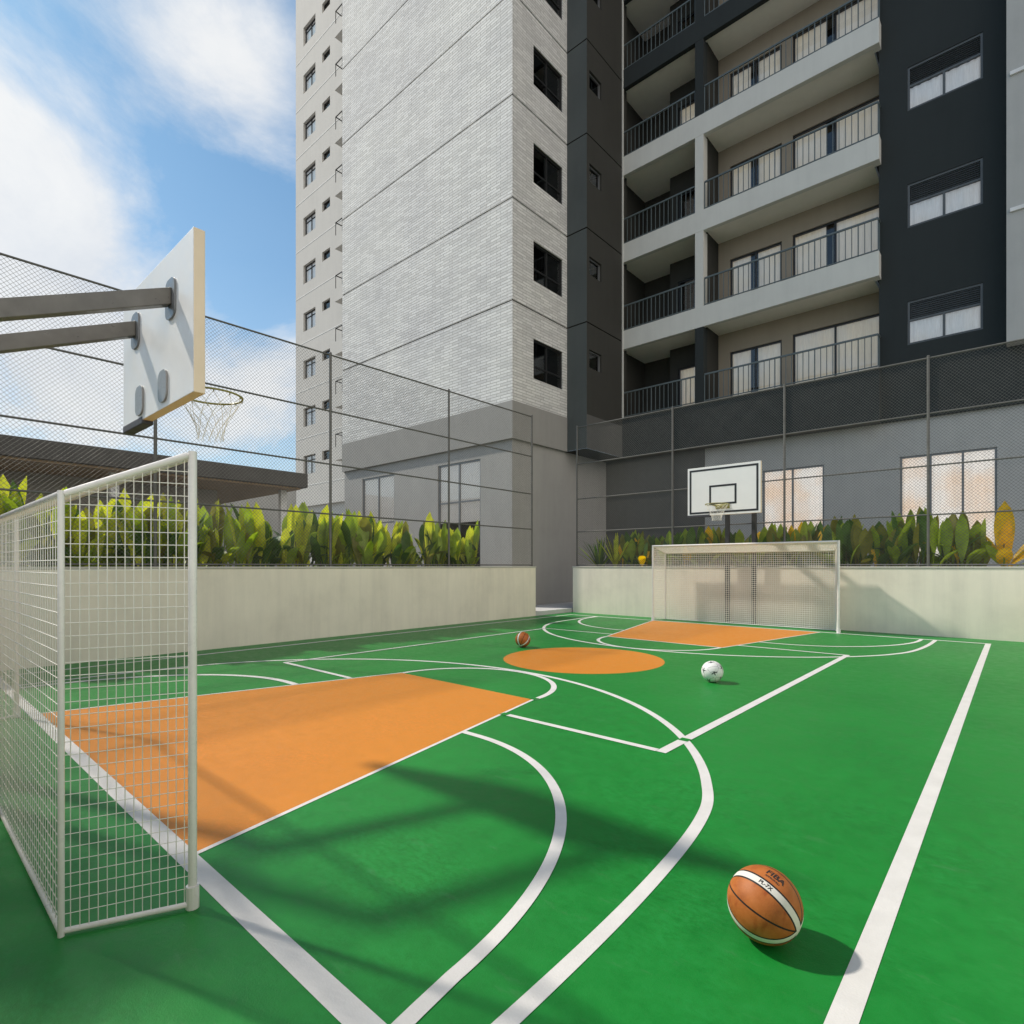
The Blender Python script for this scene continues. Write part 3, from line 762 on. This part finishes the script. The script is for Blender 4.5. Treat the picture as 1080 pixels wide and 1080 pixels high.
# golden plant at the right end
t = thing('golden_leaf_plant', 'golden yellow big-leaved plant at the right end of the far planter', 'plant', (-.15, 13.5, 1.2))
mb = MB(); rnd = random.Random(5)
for az, ti, L_, w_ in ((-1.5, .02, 1.28, .3), (-1.2, .05, .95, .2), (2.9, .35, .75, .2), (.1, .85, .85, .2), (.4, .6, .9, .24), (-2.6, .5, .6, .2), (-1.4, .4, .5, .24), (-.5, 1.1, .7, .2)):
    leaf(mb, (-.2 + rnd.uniform(-.05, .05), 13.5 + rnd.uniform(-.05, .05), 1.19), az, ti, L_, w_, 0 if L_ > .7 or ti < .5 else 1, bend=.15, petiole=.2, point=.9, fold=.15, twist=0 if abs(az + 1.5) < .6 else .6)
mb.build('leaf_cluster', MS('l_gold', 'l_mid'), t, smooth=True)
s = MB(); s.tube((-.2, 13.5, 1.18), (-.19, 13.5, 1.7), .016, 8, r2=.008); s.build('stem', M_['stem'], t)
# spiky plants at the left end
def spiky(label, x, y, h, n, mats, seed, w=.06, spread=.75):
    rnd = random.Random(seed); t = thing('spiky_plant', label, 'plant', (x, y, 1.2)); mb = MB()
    for k in range(n):
        leaf(mb, (x + rnd.uniform(-.03, .03), y + rnd.uniform(-.03, .03), 1.19), rnd.uniform(0, 6.28), spread * (k + .5) / n, h * rnd.uniform(.8, 1.05), w * rnd.uniform(.8, 1.2), rnd.choices(range(len(mats)), [6, 2][:len(mats)])[0], bend=rnd.uniform(.0, .25), petiole=.0, point=.55, fold=.5)
    mb.build('leaf_cluster', MS(*mats), t, smooth=True)
spiky('dark green spiky sword-leaved plant at the left end of the far planter', -8.75, 13.5, .92, 34, ('l_drk', 'l_mid'), 3, .065, .9)
spiky('yellow-green strappy plant with drooping blades beside the spiky plant', -8.2, 13.45, 1.02, 14, ('l_yel', 'l_ol'), 4, .11, .6)
# low ferny tufts at the foot of the rows
for k, (x, y, lb) in enumerate(((-9.8, 6.0, 'low pale green tuft behind the left fence just past its second visible post'),
                                (-9.8, 7.7, 'low rounded green tuft hanging over the left wall coping'),
                                (-9.78, 1.9, 'low bright green tuft behind the near goal net'),
                                (-2.95, 13.42, 'low bright green tuft on the far planter beside the goal post'))):
    spiky(lb, x, y, .42, 22, ('l_mid', 'l_yel'), 20 + k, .09, 1.25)

# tree in the planter behind the near goal: it throws the dappled shade on the near corner of the court
def tree(label, x, y, z0, h, rad, n, seed):
    rnd = random.Random(seed); t = thing('small_tree', label, 'tree', (x, y, z0)); b = MB(); tips = []
    def limb(p, d, l, r, lev):
        q = p
        for i in range(3):
            d = (d + Vector((rnd.uniform(-.18, .18), rnd.uniform(-.18, .18), rnd.uniform(-.05, .12)))).normalized(); e = q + d * l / 3
            b.tube(q, e, r * (1 - .25 * i), 7, r2=r * (.75 - .25 * i) + .002); q = e
        if lev == 0: tips.append(q); return
        for i in range(4 if lev == 2 else 3):
            a = rnd.uniform(0, 6.28); nd = (d * .55 + Vector((math.cos(a), math.sin(a), rnd.uniform(.0, .5))) * .75).normalized(); limb(q, nd, l * .62, r * .5, lev - 1)
    limb(Vector((x, y, z0)), Vector((.03, .02, 1)), h * .5, .07, 3)
    b.build('trunk', M_['bark'], t, smooth=True)
    m = MB()
    for k in range(n):
        c = rnd.choice(tips) + Vector([rnd.gauss(0, rad * .2) for _ in range(3)])
        a = Vector([rnd.gauss(0, 1) for _ in range(3)]).normalized(); u = a.orthogonal().normalized(); v = a.cross(u); l = rnd.uniform(.06, .11); w_ = l * .45
        m.add([c - u * l, c + v * w_ + a * .01, c + u * l, c - v * w_ + a * .01], [(0, 1, 2, 3)], rnd.randrange(2))
    m.build('crown', MS('l_mid', 'l_drk'), t)
    return t
tree('small leafy tree in the planter behind the near goal', -6.5, -1.2, 1.2, 2.5, 1.3, 2200, 8)

# ------------------------------------------------------------------ pavilion on the left
pv = thing('pavilion', 'low flat-roofed pavilion with dark eaves beyond the left fence', 'building', (-20, 1, 0))
mb = MB(); mb.box(-26, -16, -10, 8.66, 3.66, 4.08); mb.build('roof', M_['roof'], pv)
mb = MB(); mb.box(-25.8, -16.14, -9.8, 8.5, 3.60, 3.655); mb.build('soffit', M_['soffw'], pv)
P = Plane('+X', -18.2); mb = MB()
PW = [(-6.4, -4.2, 1.0, 2.7), (-2.4, -.4, .2, 2.5), (1.4, 3.2, 1.0, 2.7), (4.6, 5.4, .2, 2.5)]
wall_grid(mb, P, -9, 6.9, -.02, 3.6, PW, 0, .15, 1.2, 1)
mb.box(-25, -18.22, 6.6, 6.9, -.02, 3.6); mb.build('wall', [M_['pavw'], M_['dark']], pv)
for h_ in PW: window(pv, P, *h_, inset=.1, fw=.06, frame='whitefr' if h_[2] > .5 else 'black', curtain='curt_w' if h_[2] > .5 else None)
mb = MB(); mb.box(-27, -24.5, -9, 5.99, -.02, 3.55); mb.box(-27, -24.5, 6, 12.7, -.02, 4.9); mb.build('rear_wall', M_['gfwall2'], pv)
for y in (8.2, 3.9, -.4):
    mb = MB(); mb.box(-16.75, -16.57, y - .09, y + .09, -.02, 3.6); mb.build('column', M_['whitefr'], pv, bevel=.01)

# ------------------------------------------------------------------ far pale wing
TOPZ = 36.0
wg = thing('apartment_building', 'pale grey tower wing with small windows behind the brick tower', 'building', (-27, 22, 0))
P = Plane('-Y', 17.7); FH = 2.965; holes = []; A_ = []; B_ = []; D_ = []
for k in range(11):
    z = 30.7 - FH * (k - 1); A_.append((-33.24, -31.78, z, z + 1.16))
    z = 28.35 - FH * (k - 2); B_.append((-31.0, -30.12, z, z + .56))
    D_.append((-28.3, -27.3, z - .2, z + 1.75))
A_ = [h for h in A_ if 5.4 < h[2] < 36.5]; B_ = [h for h in B_ if 5.4 < h[2] < 36.5]; D_ = [h for h in D_ if 5.4 < h[2] < 36]
mb = MB(); wall_grid(mb, P, -34.2, -20.1, 5.0, 40, A_ + B_ + D_, 0, .2, 1.1, 1)
mb.quad((-34.2, 17.7, 5), (-34.2, 28, 5), (-34.2, 28, 40), (-34.2, 17.7, 40)); mb.quad((-34.2, 17.7, 40), (-20.1, 17.7, 40), (-20.1, 28, 40), (-34.2, 28, 40))
mb.quad((-34.2, 17.7, 5.0), (-20.1, 17.7, 5.0), (-20.1, 28, 5.0), (-34.2, 28, 5.0))
mb.box(-33.95, -20.1, 17.95, 28, -.02, 5.0)
mb.build('wall', [M_['wing'], M_['dark']], wg)
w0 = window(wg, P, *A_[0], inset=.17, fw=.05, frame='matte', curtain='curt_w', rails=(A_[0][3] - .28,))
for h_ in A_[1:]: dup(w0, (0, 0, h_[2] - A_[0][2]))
w0 = window(wg, P, *B_[0], inset=.15, fw=.05, mull=0, frame='matte', name='vent_window')
for h_ in B_[1:]: dup(w0, (0, 0, h_[2] - B_[0][2]))
mb = MB()
for k in range(11):
    z = 30.0 - FH * (k - 1)
    if z > 5.5: P.box(mb, -34.19, -20.2, z - .025, z + .025, .002, .012)
mb.build('storey_line', M_['wingline'], wg)
z0 = B_[0][2] - .37
bm_ = MB(); bm_.box(-28.6, -26.4, 17.1, 17.69, z0, z0 + .12); bm_.box(-28.6, -26.4, 17.1, 17.18, z0 + .12, z0 + .72); bm_.box(-28.6, -28.52, 17.18, 17.69, z0 + .12, z0 + .72)
bal = bm_.build('balcony', M_['wing'], wg)
r_ = MB(); r_.box(-28.59, -26.4, 17.12, 17.16, z0 + 1.45, z0 + 1.49); r_.box(-28.58, -28.54, 17.16, 17.69, z0 + 1.45, z0 + 1.49)
for x in (-28.58, -27.9, -27.2, -26.5): r_.box(x, x + .03, 17.125, 17.155, z0 + .72, z0 + 1.45)
r_.build('railing', M_['matte'], bal)
for h_ in B_[1:]: dup(bal, (0, 0, h_[2] - B_[0][2]))

# ------------------------------------------------------------------ main apartment building
ab = thing('apartment_building', 'pale brick tower with dark rear block and stacked balconies', 'building', (-11, 15, 0))
TX, TY = -10.95, 12.28; TW = -19.98; SX, SY = -10.18, 14.95; YB = 17.1; YR = 17.4
J = [6.12] + [9.03 + 2.985 * k for k in range(10)]
PL, PR = Plane('-Y', TY), Plane('+X', TX)
win_t = [(13.24, 14.71, 6.98 + 2.97 * k, 8.19 + 2.97 * k) for k in range(6)]
# backing wall (seen only in the joints)
mb = MB(); PB = Plane('+X', TX - .035)
mb.box(TW + .02, TX - 1.5, TY + .035, 16, 5.03, TOPZ - .1)
wall_grid(mb, PB, TY + .035, SY - .001, 6.1, TOPZ - .1, win_t, 0, .1, 1.2, 1)
mb.quad((TX - 1.5, TY + .035, 5.03), (TX - .035, TY + .035, 5.03), (TX - .035, TY + .035, TOPZ - .1), (TX - 1.5, TY + .035, TOPZ - .1))
mb.build('backing_wall', [M_['joint'], M_['dark']], ab)
# brick cladding storey by storey
mb = MB()
for a, b_ in zip(J, J[1:] + [TOPZ]):
    lo, hi = a + (.022 if a > 6.2 else 0), b_ - .022
    mb.quad((TW, TY, lo), (TX, TY, lo), (TX, TY, hi), (TW, TY, hi), 0)
    mb.quad((TW, TY, lo), (TX, TY, lo), (TX, TY + .034, lo), (TW, TY + .034, lo), 0); mb.quad((TW, TY, hi), (TX, TY, hi), (TX, TY + .034, hi), (TW, TY + .034, hi), 0)
    hs = [(h_[0], h_[1], h_[2], h_[3]) for h_ in win_t if lo < h_[2] and h_[3] < hi]
    wall_grid(mb, PR, TY, SY, lo, hi, hs, 1, .034)
    mb.quad((TX, TY, lo), (TX, SY, lo), (TX - .034, SY, lo), (TX - .034, TY, lo), 1); mb.quad((TX, TY, hi), (TX, SY, hi), (TX - .034, SY, hi), (TX - .034, TY, hi), 1)
    mb.quad((TW, TY, lo), (TW, 16, lo), (TW, 16, hi), (TW, TY, hi), 1)
mb.quad((TW, TY, TOPZ), (TX, TY, TOPZ), (TX, 16, TOPZ), (TW, 16, TOPZ), 0)
mb.build('brick_cladding', [M_['brick_y'], M_['brick_x']], ab)
w0 = window(ab, PR, *win_t[0], inset=.1, fw=.05, frame='black', rails=(win_t[0][2] + .42,))
for k in range(1, 6): dup(w0, (0, 0, 2.97 * k))
# band over the ground floor
mb = MB(); mb.box(TW - .01, TX + .012, TY - .012, SY - .002, 5.02, 6.118); mb.build('base_band', M_['band'], ab)
# ground floor walls
GX, GY = TX - .1, TY + .1
PG = Plane('-Y', GY); gw = [(-14.35, -12.36, .15, 4.61), (-18.74, -16.73, .15, 4.62)]
mb = MB(); wall_grid(mb, PG, TW, GX, -.02, 5.02, gw, 0, .1, 2.2, 1)
mb.quad((GX, GY, -.02), (GX, 17.5, -.02), (GX, 17.5, 5.02), (GX, GY, 5.02))
mb.build('ground_floor_wall', [M_['gfwall'], M_['dark']], ab)
window(ab, PG, *gw[0], inset=.06, fw=.05, mull=1, rails=(3.35,), frame='alum', glass='glass_hi', curtain='blind', cdrop=2.55, name='shop_window')
window(ab, PG, *gw[1], inset=.06, fw=.05, mull=1, rails=(2.9,), frame='alum', glass='glass_hi', curtain='blind', cdrop=.4, name='shop_window')
# stepped dark return between tower and balconies
win_s = [(15.1, 15.8, 7.62 + 2.965 * k, 8.2 + 2.965 * k) for k in range(6)]
PS, PX = Plane('-Y', SY), Plane('+X', SX)
Jm = [5.03] + J[1:]
mb = MB()
for i, (a, b_) in enumerate(zip(Jm, J[1:] + [TOPZ])):
    lo, hi = a + (.02 if i else 0), b_ - .02
    mb.quad(PS.pt(TX - .1, lo), PS.pt(SX, lo), PS.pt(SX, hi), PS.pt(TX - .1, hi), 0)
    hs = [h_ for h_ in win_s if lo < h_[2] and h_[3] < hi]
    if i == 0:
        mb.quad(PX.pt(SY, 5.03), PX.pt(YB + .3, 5.03), PX.pt(YB + .3, 6.11), PX.pt(SY, 6.11), 3); lo = 6.11
    wall_grid(mb, PX, SY, YB + .3, lo, hi, hs, 1, .12, .7, 2)
    for zz_ in ((lo, 1), (hi, -1)):
        if zz_[0] > 6.2: mb.add([(TX - .1, SY, zz_[0]), (SX, SY, zz_[0]), (SX, YB + .3, zz_[0]), (SX - .06, YB + .3, zz_[0]), (SX - .06, SY + .06, zz_[0]), (TX - .1, SY + .06, zz_[0])], [(0, 1, 4, 5), (1, 2, 3, 4)], 1)
    if i: mb.add([(TX - .1, SY + .05, a - .03), (SX - .05, SY + .05, a - .03), (SX - .05, YB + .3, a - .03), (TX - .1, SY + .05, a + .03), (SX - .05, SY + .05, a + .03), (SX - .05, YB + .3, a + .03)], [(0, 1, 4, 3), (1, 2, 5, 4)], 4)
mb.build('stair_core_wall', [M_['slate_lt'], M_['slate2'], M_['dark'], M_['bandlt'], M_['joint']], ab)
mb = MB(); mb.quad((TX - .2, SY, 5.028), (SX, SY, 5.028), (SX, 18, 5.028), (TX - .2, 18, 5.028)); mb.build('overhang_soffit', M_['slate2'], ab)
w0 = window(ab, PX, *win_s[0], inset=.1, fw=.04, mull=0, frame='alum', name='vent_window', curtain=None)
for k in range(1, 6): dup(w0, (0, 0, 2.965 * k))
# ---- balcony block
XA, XP0, XP1, XB = SX, -7.57, -7.3, -2.66
ND, YW1, YW0 = 2.99, 18.3, 19.0
lv = [6.4 + ND * k for k in range(7)]
BH = .64
def railing(parent, x0, x1, z, ret):
    m = MB(); y = YB + .05
    m.box(x0, x1, y - .02, y + .02, z + .84, z + .885)
    m.box(x0, x1, y - .015, y + .015, z + .035, z + .06)
    n = max(2, round((x1 - x0) / .15))
    for i in range(n + 1):
        x = x0 + (x1 - x0) * i / n
        w = .016 if i % 7 else .026
        m.box(x - w / 2, x + w / 2, y - .012, y + .012, z + (.06 if i % 7 else 0), z + .84)
    if ret:
        m.box(x1 - .02, x1 + .02, y + .021, YR - .005, z + .84, z + .885)
        for i in (1, 2): m.box(x1 - .008, x1 + .008, y + .1 * i, y + .1 * i + .016, z, z + .84)
    return m.build('railing', M_['rail'], parent)
for k, z in enumerate(lv):
    light = 1 <= k <= 3
    top = lv[k]; bot = top - BH if k else 5.02
    m = MB(); m.box(XA + .001, XB, YB, YB + .16, bot, top); m.box(XB - .16, XB, YB + .161, YR - .002, bot, top)
    beam = m.build('balcony', M_['beam' if light else 'slate'], ab, bevel=.006)
    m = MB(); m.box(XP0 - 2.9, XP0 + .05, YB + .162, YW0, bot + .07, bot + .2); m.box(XP0 + .051, XB - .162, YB + .162, YW1, bot + .07, bot + .2)
    m.build('soffit', M_['soffit'], beam)
    m = MB(); m.box(XP0 - 2.9, XB - .17, YB + .17, YW1 - .01, top - .12, top - .08); m.build('balcony_floor', M_['bandlt'], beam)
    railing(beam, XA + .02, XP0 - .02, top, False); railing(beam, XP1 + .02, XB - .03, top, True)
    if k == 6: continue
    # storey between this beam and the next: pier, fin wall, back walls with doors
    z0, z1 = top - .1, top + ND - BH + .1
    m = MB(); m.box(XP0, XP1, YB + .004, YB + .3, z0, z1 - .102)
    m.build('pier', M_['beam' if k in (1, 2) else 'slate'], beam)
    m = MB(); m.box(XP0 + .004, XP1 - .004, YB + .302, YW0 + .2, z0, z1 + .3); m.build('party_wall', M_['slate2'], beam)
    PBk = Plane('-Y', YW1)
    d1, d2 = (-6.93, -5.36, top - .02, top + 1.78), (-5.05, -2.8, top - .02, top + 1.84)
    m = MB(); wall_grid(m, PBk, XP1 - .01, XB + .3, z0, z1 + .1, [d1, d2], 0, .12, 1.3, 1)
    PBl = Plane('-Y', YW0); m.quad(PBl.pt(-10.6, z0), PBl.pt(XP0, z0), PBl.pt(XP0, z1 + .1), PBl.pt(-10.6, z1 + .1), 2)
    m.quad((-10.35, YB + .3, z0), (-10.35, YW0, z0), (-10.35, YW0, z1 + .1), (-10.35, YB + .3, z1 + .1), 2)
    PK = Plane('-Y', 18.4); d3 = (-8.75, -7.9, top - .02, top + 1.7)
    wall_grid(m, PK, -9.05, XP0, z0, z1 - .02, [d3], 2, .1, 1.0, 1)
    m.quad((-9.05, 18.4, z0), (-9.05, YW0, z0), (-9.05, YW0, z1 + .1), (-9.05, 18.4, z1 + .1), 2)
    m.build('loggia_wall', [M_['loggia'], M_['dark'], M_['slate2']], beam)
    g1 = (-6.1, -5.95) if k % 2 else None
    window(ab, PBk, *d1, inset=.08, fw=.05, mull=1, frame='black', curtain='curt_c', gap=(-6.3, -6.1), name='sliding_door')
    window(ab, PBk, *d2, inset=.08, fw=.05, mull=1, frame='black', curtain='curt_c', gap=(-4.15, -3.95) if k else None, name='sliding_door')
    window(ab, PK, *d3, inset=.06, fw=.05, mull=0, frame='black', curtain='curt_c' if k % 3 == 0 else None, name='balcony_door')
# side strip of the loggia
m = MB(); m.box(SX + .001, SX + .05, YB - .02, YB + .02, 6.4, TOPZ); m.build('corner_trim', M_['beam'], ab)
# ---- dark right wall with shuttered windows
PRW = Plane('-Y', YR); win_r = [(-2.1, -.62, 6.9 + 2.965 * k, 8.0 + 2.965 * k) for k in range(5)]
m = MB(); wall_grid(m, PRW, XB - .05, -.2, 5.02, TOPZ, win_r, 0, .1, 1.2, 1)
P_ = PRW; m.quad(P_.pt(-.2, 5.02), P_.pt(8, 5.02), P_.pt(8, 6.4), P_.pt(-.2, 6.4))
m.quad((XA, YB + .16, TOPZ), (3, YB + .16, TOPZ), (3, 24, TOPZ), (XA, 24, TOPZ))
m.quad((XB - .05, YR, 5.02), (8, YR, 5.02), (8, 18.2, 5.02), (XB - .05, 18.2, 5.02))
m.build('side_wall', [M_['slate'], M_['dark']], ab)
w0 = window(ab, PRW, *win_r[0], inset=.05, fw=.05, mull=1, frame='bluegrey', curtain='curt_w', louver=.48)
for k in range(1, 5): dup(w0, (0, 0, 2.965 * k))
# ---- grey pilaster at the right edge with white ledges
m = MB(); m.box(-.2, 8, 17.0, 22, 6.36, TOPZ - .4); m.build('pilaster', M_['gfwall2'], ab)
m = MB()
for z in (9.3, 12.37, 15.35): m.box(-.14, 8, 16.95, 16.998, z - .04, z + .04)
m.build('ledge', M_['whitefr'], ab)
# ---- ground floor behind the far planter
PGR = Plane('-Y', 17.5); gr = [(-5.66, -4.02, 1.5, 4.12), (-2.27, -.37, 1.5, 4.1)]
m = MB(); wall_grid(m, PGR, -7.42, 8, -.02, 5.02, gr, 0, .1, 1.6, 1)
m.quad(PGR.pt(GX - .01, -.02, .05), PGR.pt(-7.42, -.02, .05), PGR.pt(-7.42, 5.02, .05), PGR.pt(GX - .01, 5.02, .05), 2)  # darker left stretch: shade put into the wall colour
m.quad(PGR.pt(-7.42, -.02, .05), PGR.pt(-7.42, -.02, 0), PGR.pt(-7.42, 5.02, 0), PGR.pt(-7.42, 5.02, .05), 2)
m.quad((XA, YB, 5.019), (XB, YB, 5.019), (XB, 17.6, 5.019), (XA, 17.6, 5.019), 2)
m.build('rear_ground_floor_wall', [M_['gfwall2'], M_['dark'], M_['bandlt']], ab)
window(ab, PGR, *gr[0], inset=.06, fw=.045, mull=1, frame='alum', glass='glass_hi', curtain='curt_glow', name='shop_window')
window(ab, PGR, *gr[1], inset=.06, fw=.045, mull=2, frame='alum', glass='glass_hi', curtain='curt_glow', name='shop_window')

# ------------------------------------------------------------------ light, sky, camera
MR0, MR1 = -.05, 1.3
SUN_EL, SAZ = R(45), (-.945, -.327)
to_sun = Vector((SAZ[0] * math.cos(SUN_EL), SAZ[1] * math.cos(SUN_EL), math.sin(SUN_EL))).normalized()
sl = bpy.data.lights.new('sun', 'SUN'); sl.energy = 3.7; sl.angle = R(2.3); sl.color = (1, .92, .80)
so = bpy.data.objects.new('sun', sl); C.objects.link(so); so.location = to_sun * 60
so.rotation_euler = (-to_sun).to_track_quat('-Z', 'Y').to_euler()

w = bpy.data.worlds.new('World'); SC.world = w; w.use_nodes = True
nt = w.node_tree; nt.nodes.clear(); L = nt.links.new
out = N(nt, 'ShaderNodeOutputWorld'); bg = N(nt, 'ShaderNodeBackground'); L(bg.outputs[0], out.inputs[0])
sky = N(nt, 'ShaderNodeTexSky'); sky.sky_type = 'NISHITA'; sky.sun_disc = False
sky.sun_elevation = SUN_EL; sky.sun_rotation = math.atan2(to_sun.x, to_sun.y); sky.air_density = 1.0; sky.dust_density = .6; sky.ozone_density = 2.0
tc = N(nt, 'ShaderNodeTexCoord'); nv = N(nt, 'ShaderNodeVectorMath', operation='NORMALIZE'); L(tc.outputs['Generated'], nv.inputs[0])
sp = N(nt, 'ShaderNodeSeparateXYZ'); L(nv.outputs[0], sp.inputs[0])
def MM(op, a, b=None, c=None, clamp=False):
    n = N(nt, 'ShaderNodeMath', operation=op, use_clamp=clamp)
    for i, v_ in enumerate((a, b, c)):
        if v_ is None: continue
        if isinstance(v_, (int, float)): n.inputs[i].default_value = v_
        else: L(v_, n.inputs[i])
    return n.outputs[0]
zz = MM('ADD', MM('MAXIMUM', sp.outputs[2], 0), .6)
cb = N(nt, 'ShaderNodeCombineXYZ'); L(MM('DIVIDE', sp.outputs[0], zz), cb.inputs[0]); L(MM('DIVIDE', sp.outputs[1], zz), cb.inputs[1])
cn = N(nt, 'ShaderNodeTexNoise'); cn.inputs['Scale'].default_value = 3.1; cn.inputs['Detail'].default_value = 10; cn.inputs['Roughness'].default_value = .63; cn.inputs['Distortion'].default_value = .35
L(cb.outputs[0], cn.inputs['Vector'])
total = MM('MULTIPLY', MM('SUBTRACT', cn.outputs['Fac'], .5), 3.8)
def sky_dir(px, py):
    l = (px - 540) / 598; a = R(41.764); v_ = Vector((-math.sin(a) + l * math.cos(a), math.cos(a) + l * math.sin(a), (597 - py) / 598)); return v_.normalized()
for (px, py), rad, wt in (((0, 190), .13, .75), ((60, 260), .15, .6), ((170, 30), .09, .45), ((235, 70), .09, .5), ((285, 110), .07, .5), ((290, 400), .13, .7), ((120, 440), .2, .6),
                          ((10, 350), .16, .5), ((150, 185), .08, -.3), ((20, 10), .12, -.5), ((262, 215), .10, -.4), ((-300, 250), .3, .4)):
    ds = N(nt, 'ShaderNodeVectorMath', operation='DISTANCE'); L(nv.outputs[0], ds.inputs[0]); ds.inputs[1].default_value = sky_dir(px, py)
    q = MM('DIVIDE', ds.outputs['Value'], rad); q = MM('POWER', 2.718, MM('MULTIPLY', MM('MULTIPLY', q, q), -1.0))
    total = MM('ADD', total, MM('MULTIPLY', q, wt))
mr = N(nt, 'ShaderNodeMapRange', interpolation_type='SMOOTHSTEP'); L(total, mr.inputs[0]); mr.inputs[1].default_value = MR0; mr.inputs[2].default_value = MR1
# low haze near the horizon
hz = MM('POWER', MM('SUBTRACT', 1.0, MM('MINIMUM', MM('MAXIMUM', sp.outputs[2], 0), 1)), 3.6)
mask = MM('MAXIMUM', MM('MULTIPLY', mr.outputs[0], .93), MM('MULTIPLY', hz, .8))
mx = N(nt, 'ShaderNodeMix', data_type='RGBA'); L(mask, mx.inputs[0])
gn = N(nt, 'ShaderNodeMix', data_type='RGBA', blend_type='MULTIPLY'); gn.inputs[0].default_value = 1; gn.inputs[7].default_value = (.54, .79, .83, 1)
L(sky.outputs[0], gn.inputs[6]); L(gn.outputs[2], mx.inputs[6])
cr = ramp(nt, cn.outputs['Fac'], [(.35, (4.7, 4.9, 5.2)), (.65, (5.9, 5.9, 5.85))]); L(cr.outputs[0], mx.inputs[7])
# unseen bright sky patch added behind the camera to fill shaded faces
de = N(nt, 'ShaderNodeVectorMath', operation='DISTANCE'); L(nv.outputs[0], de.inputs[0]); de.inputs[1].default_value = Vector((.86, -.35, .36)).normalized()
qe = MM('DIVIDE', de.outputs['Value'], .6); qe = MM('POWER', 2.718, MM('MULTIPLY', MM('MULTIPLY', qe, qe), -1.0))
me_ = N(nt, 'ShaderNodeMix', data_type='RGBA'); L(qe, me_.inputs[0]); L(mx.outputs[2], me_.inputs[6]); me_.inputs[7].default_value = (12.5, 11.3, 9.9, 1)
L(me_.outputs[2], bg.inputs[0]); bg.inputs[1].default_value = .14

cam = bpy.data.cameras.new('camera'); co = bpy.data.objects.new('camera', cam); C.objects.link(co)
cam.sensor_width = 36; cam.lens = 598 / 1080 * 36; cam.shift_y = 57 / 1080; cam.clip_start = .05; cam.clip_end = 2000
co.location = (0, 0, 1.3); co.rotation_euler = (R(90), 0, R(41.764)); SC.camera = co
SC.view_settings.view_transform = 'Standard'; SC.view_settings.look = 'None'; SC.view_settings.exposure = .2; SC.view_settings.gamma = 1
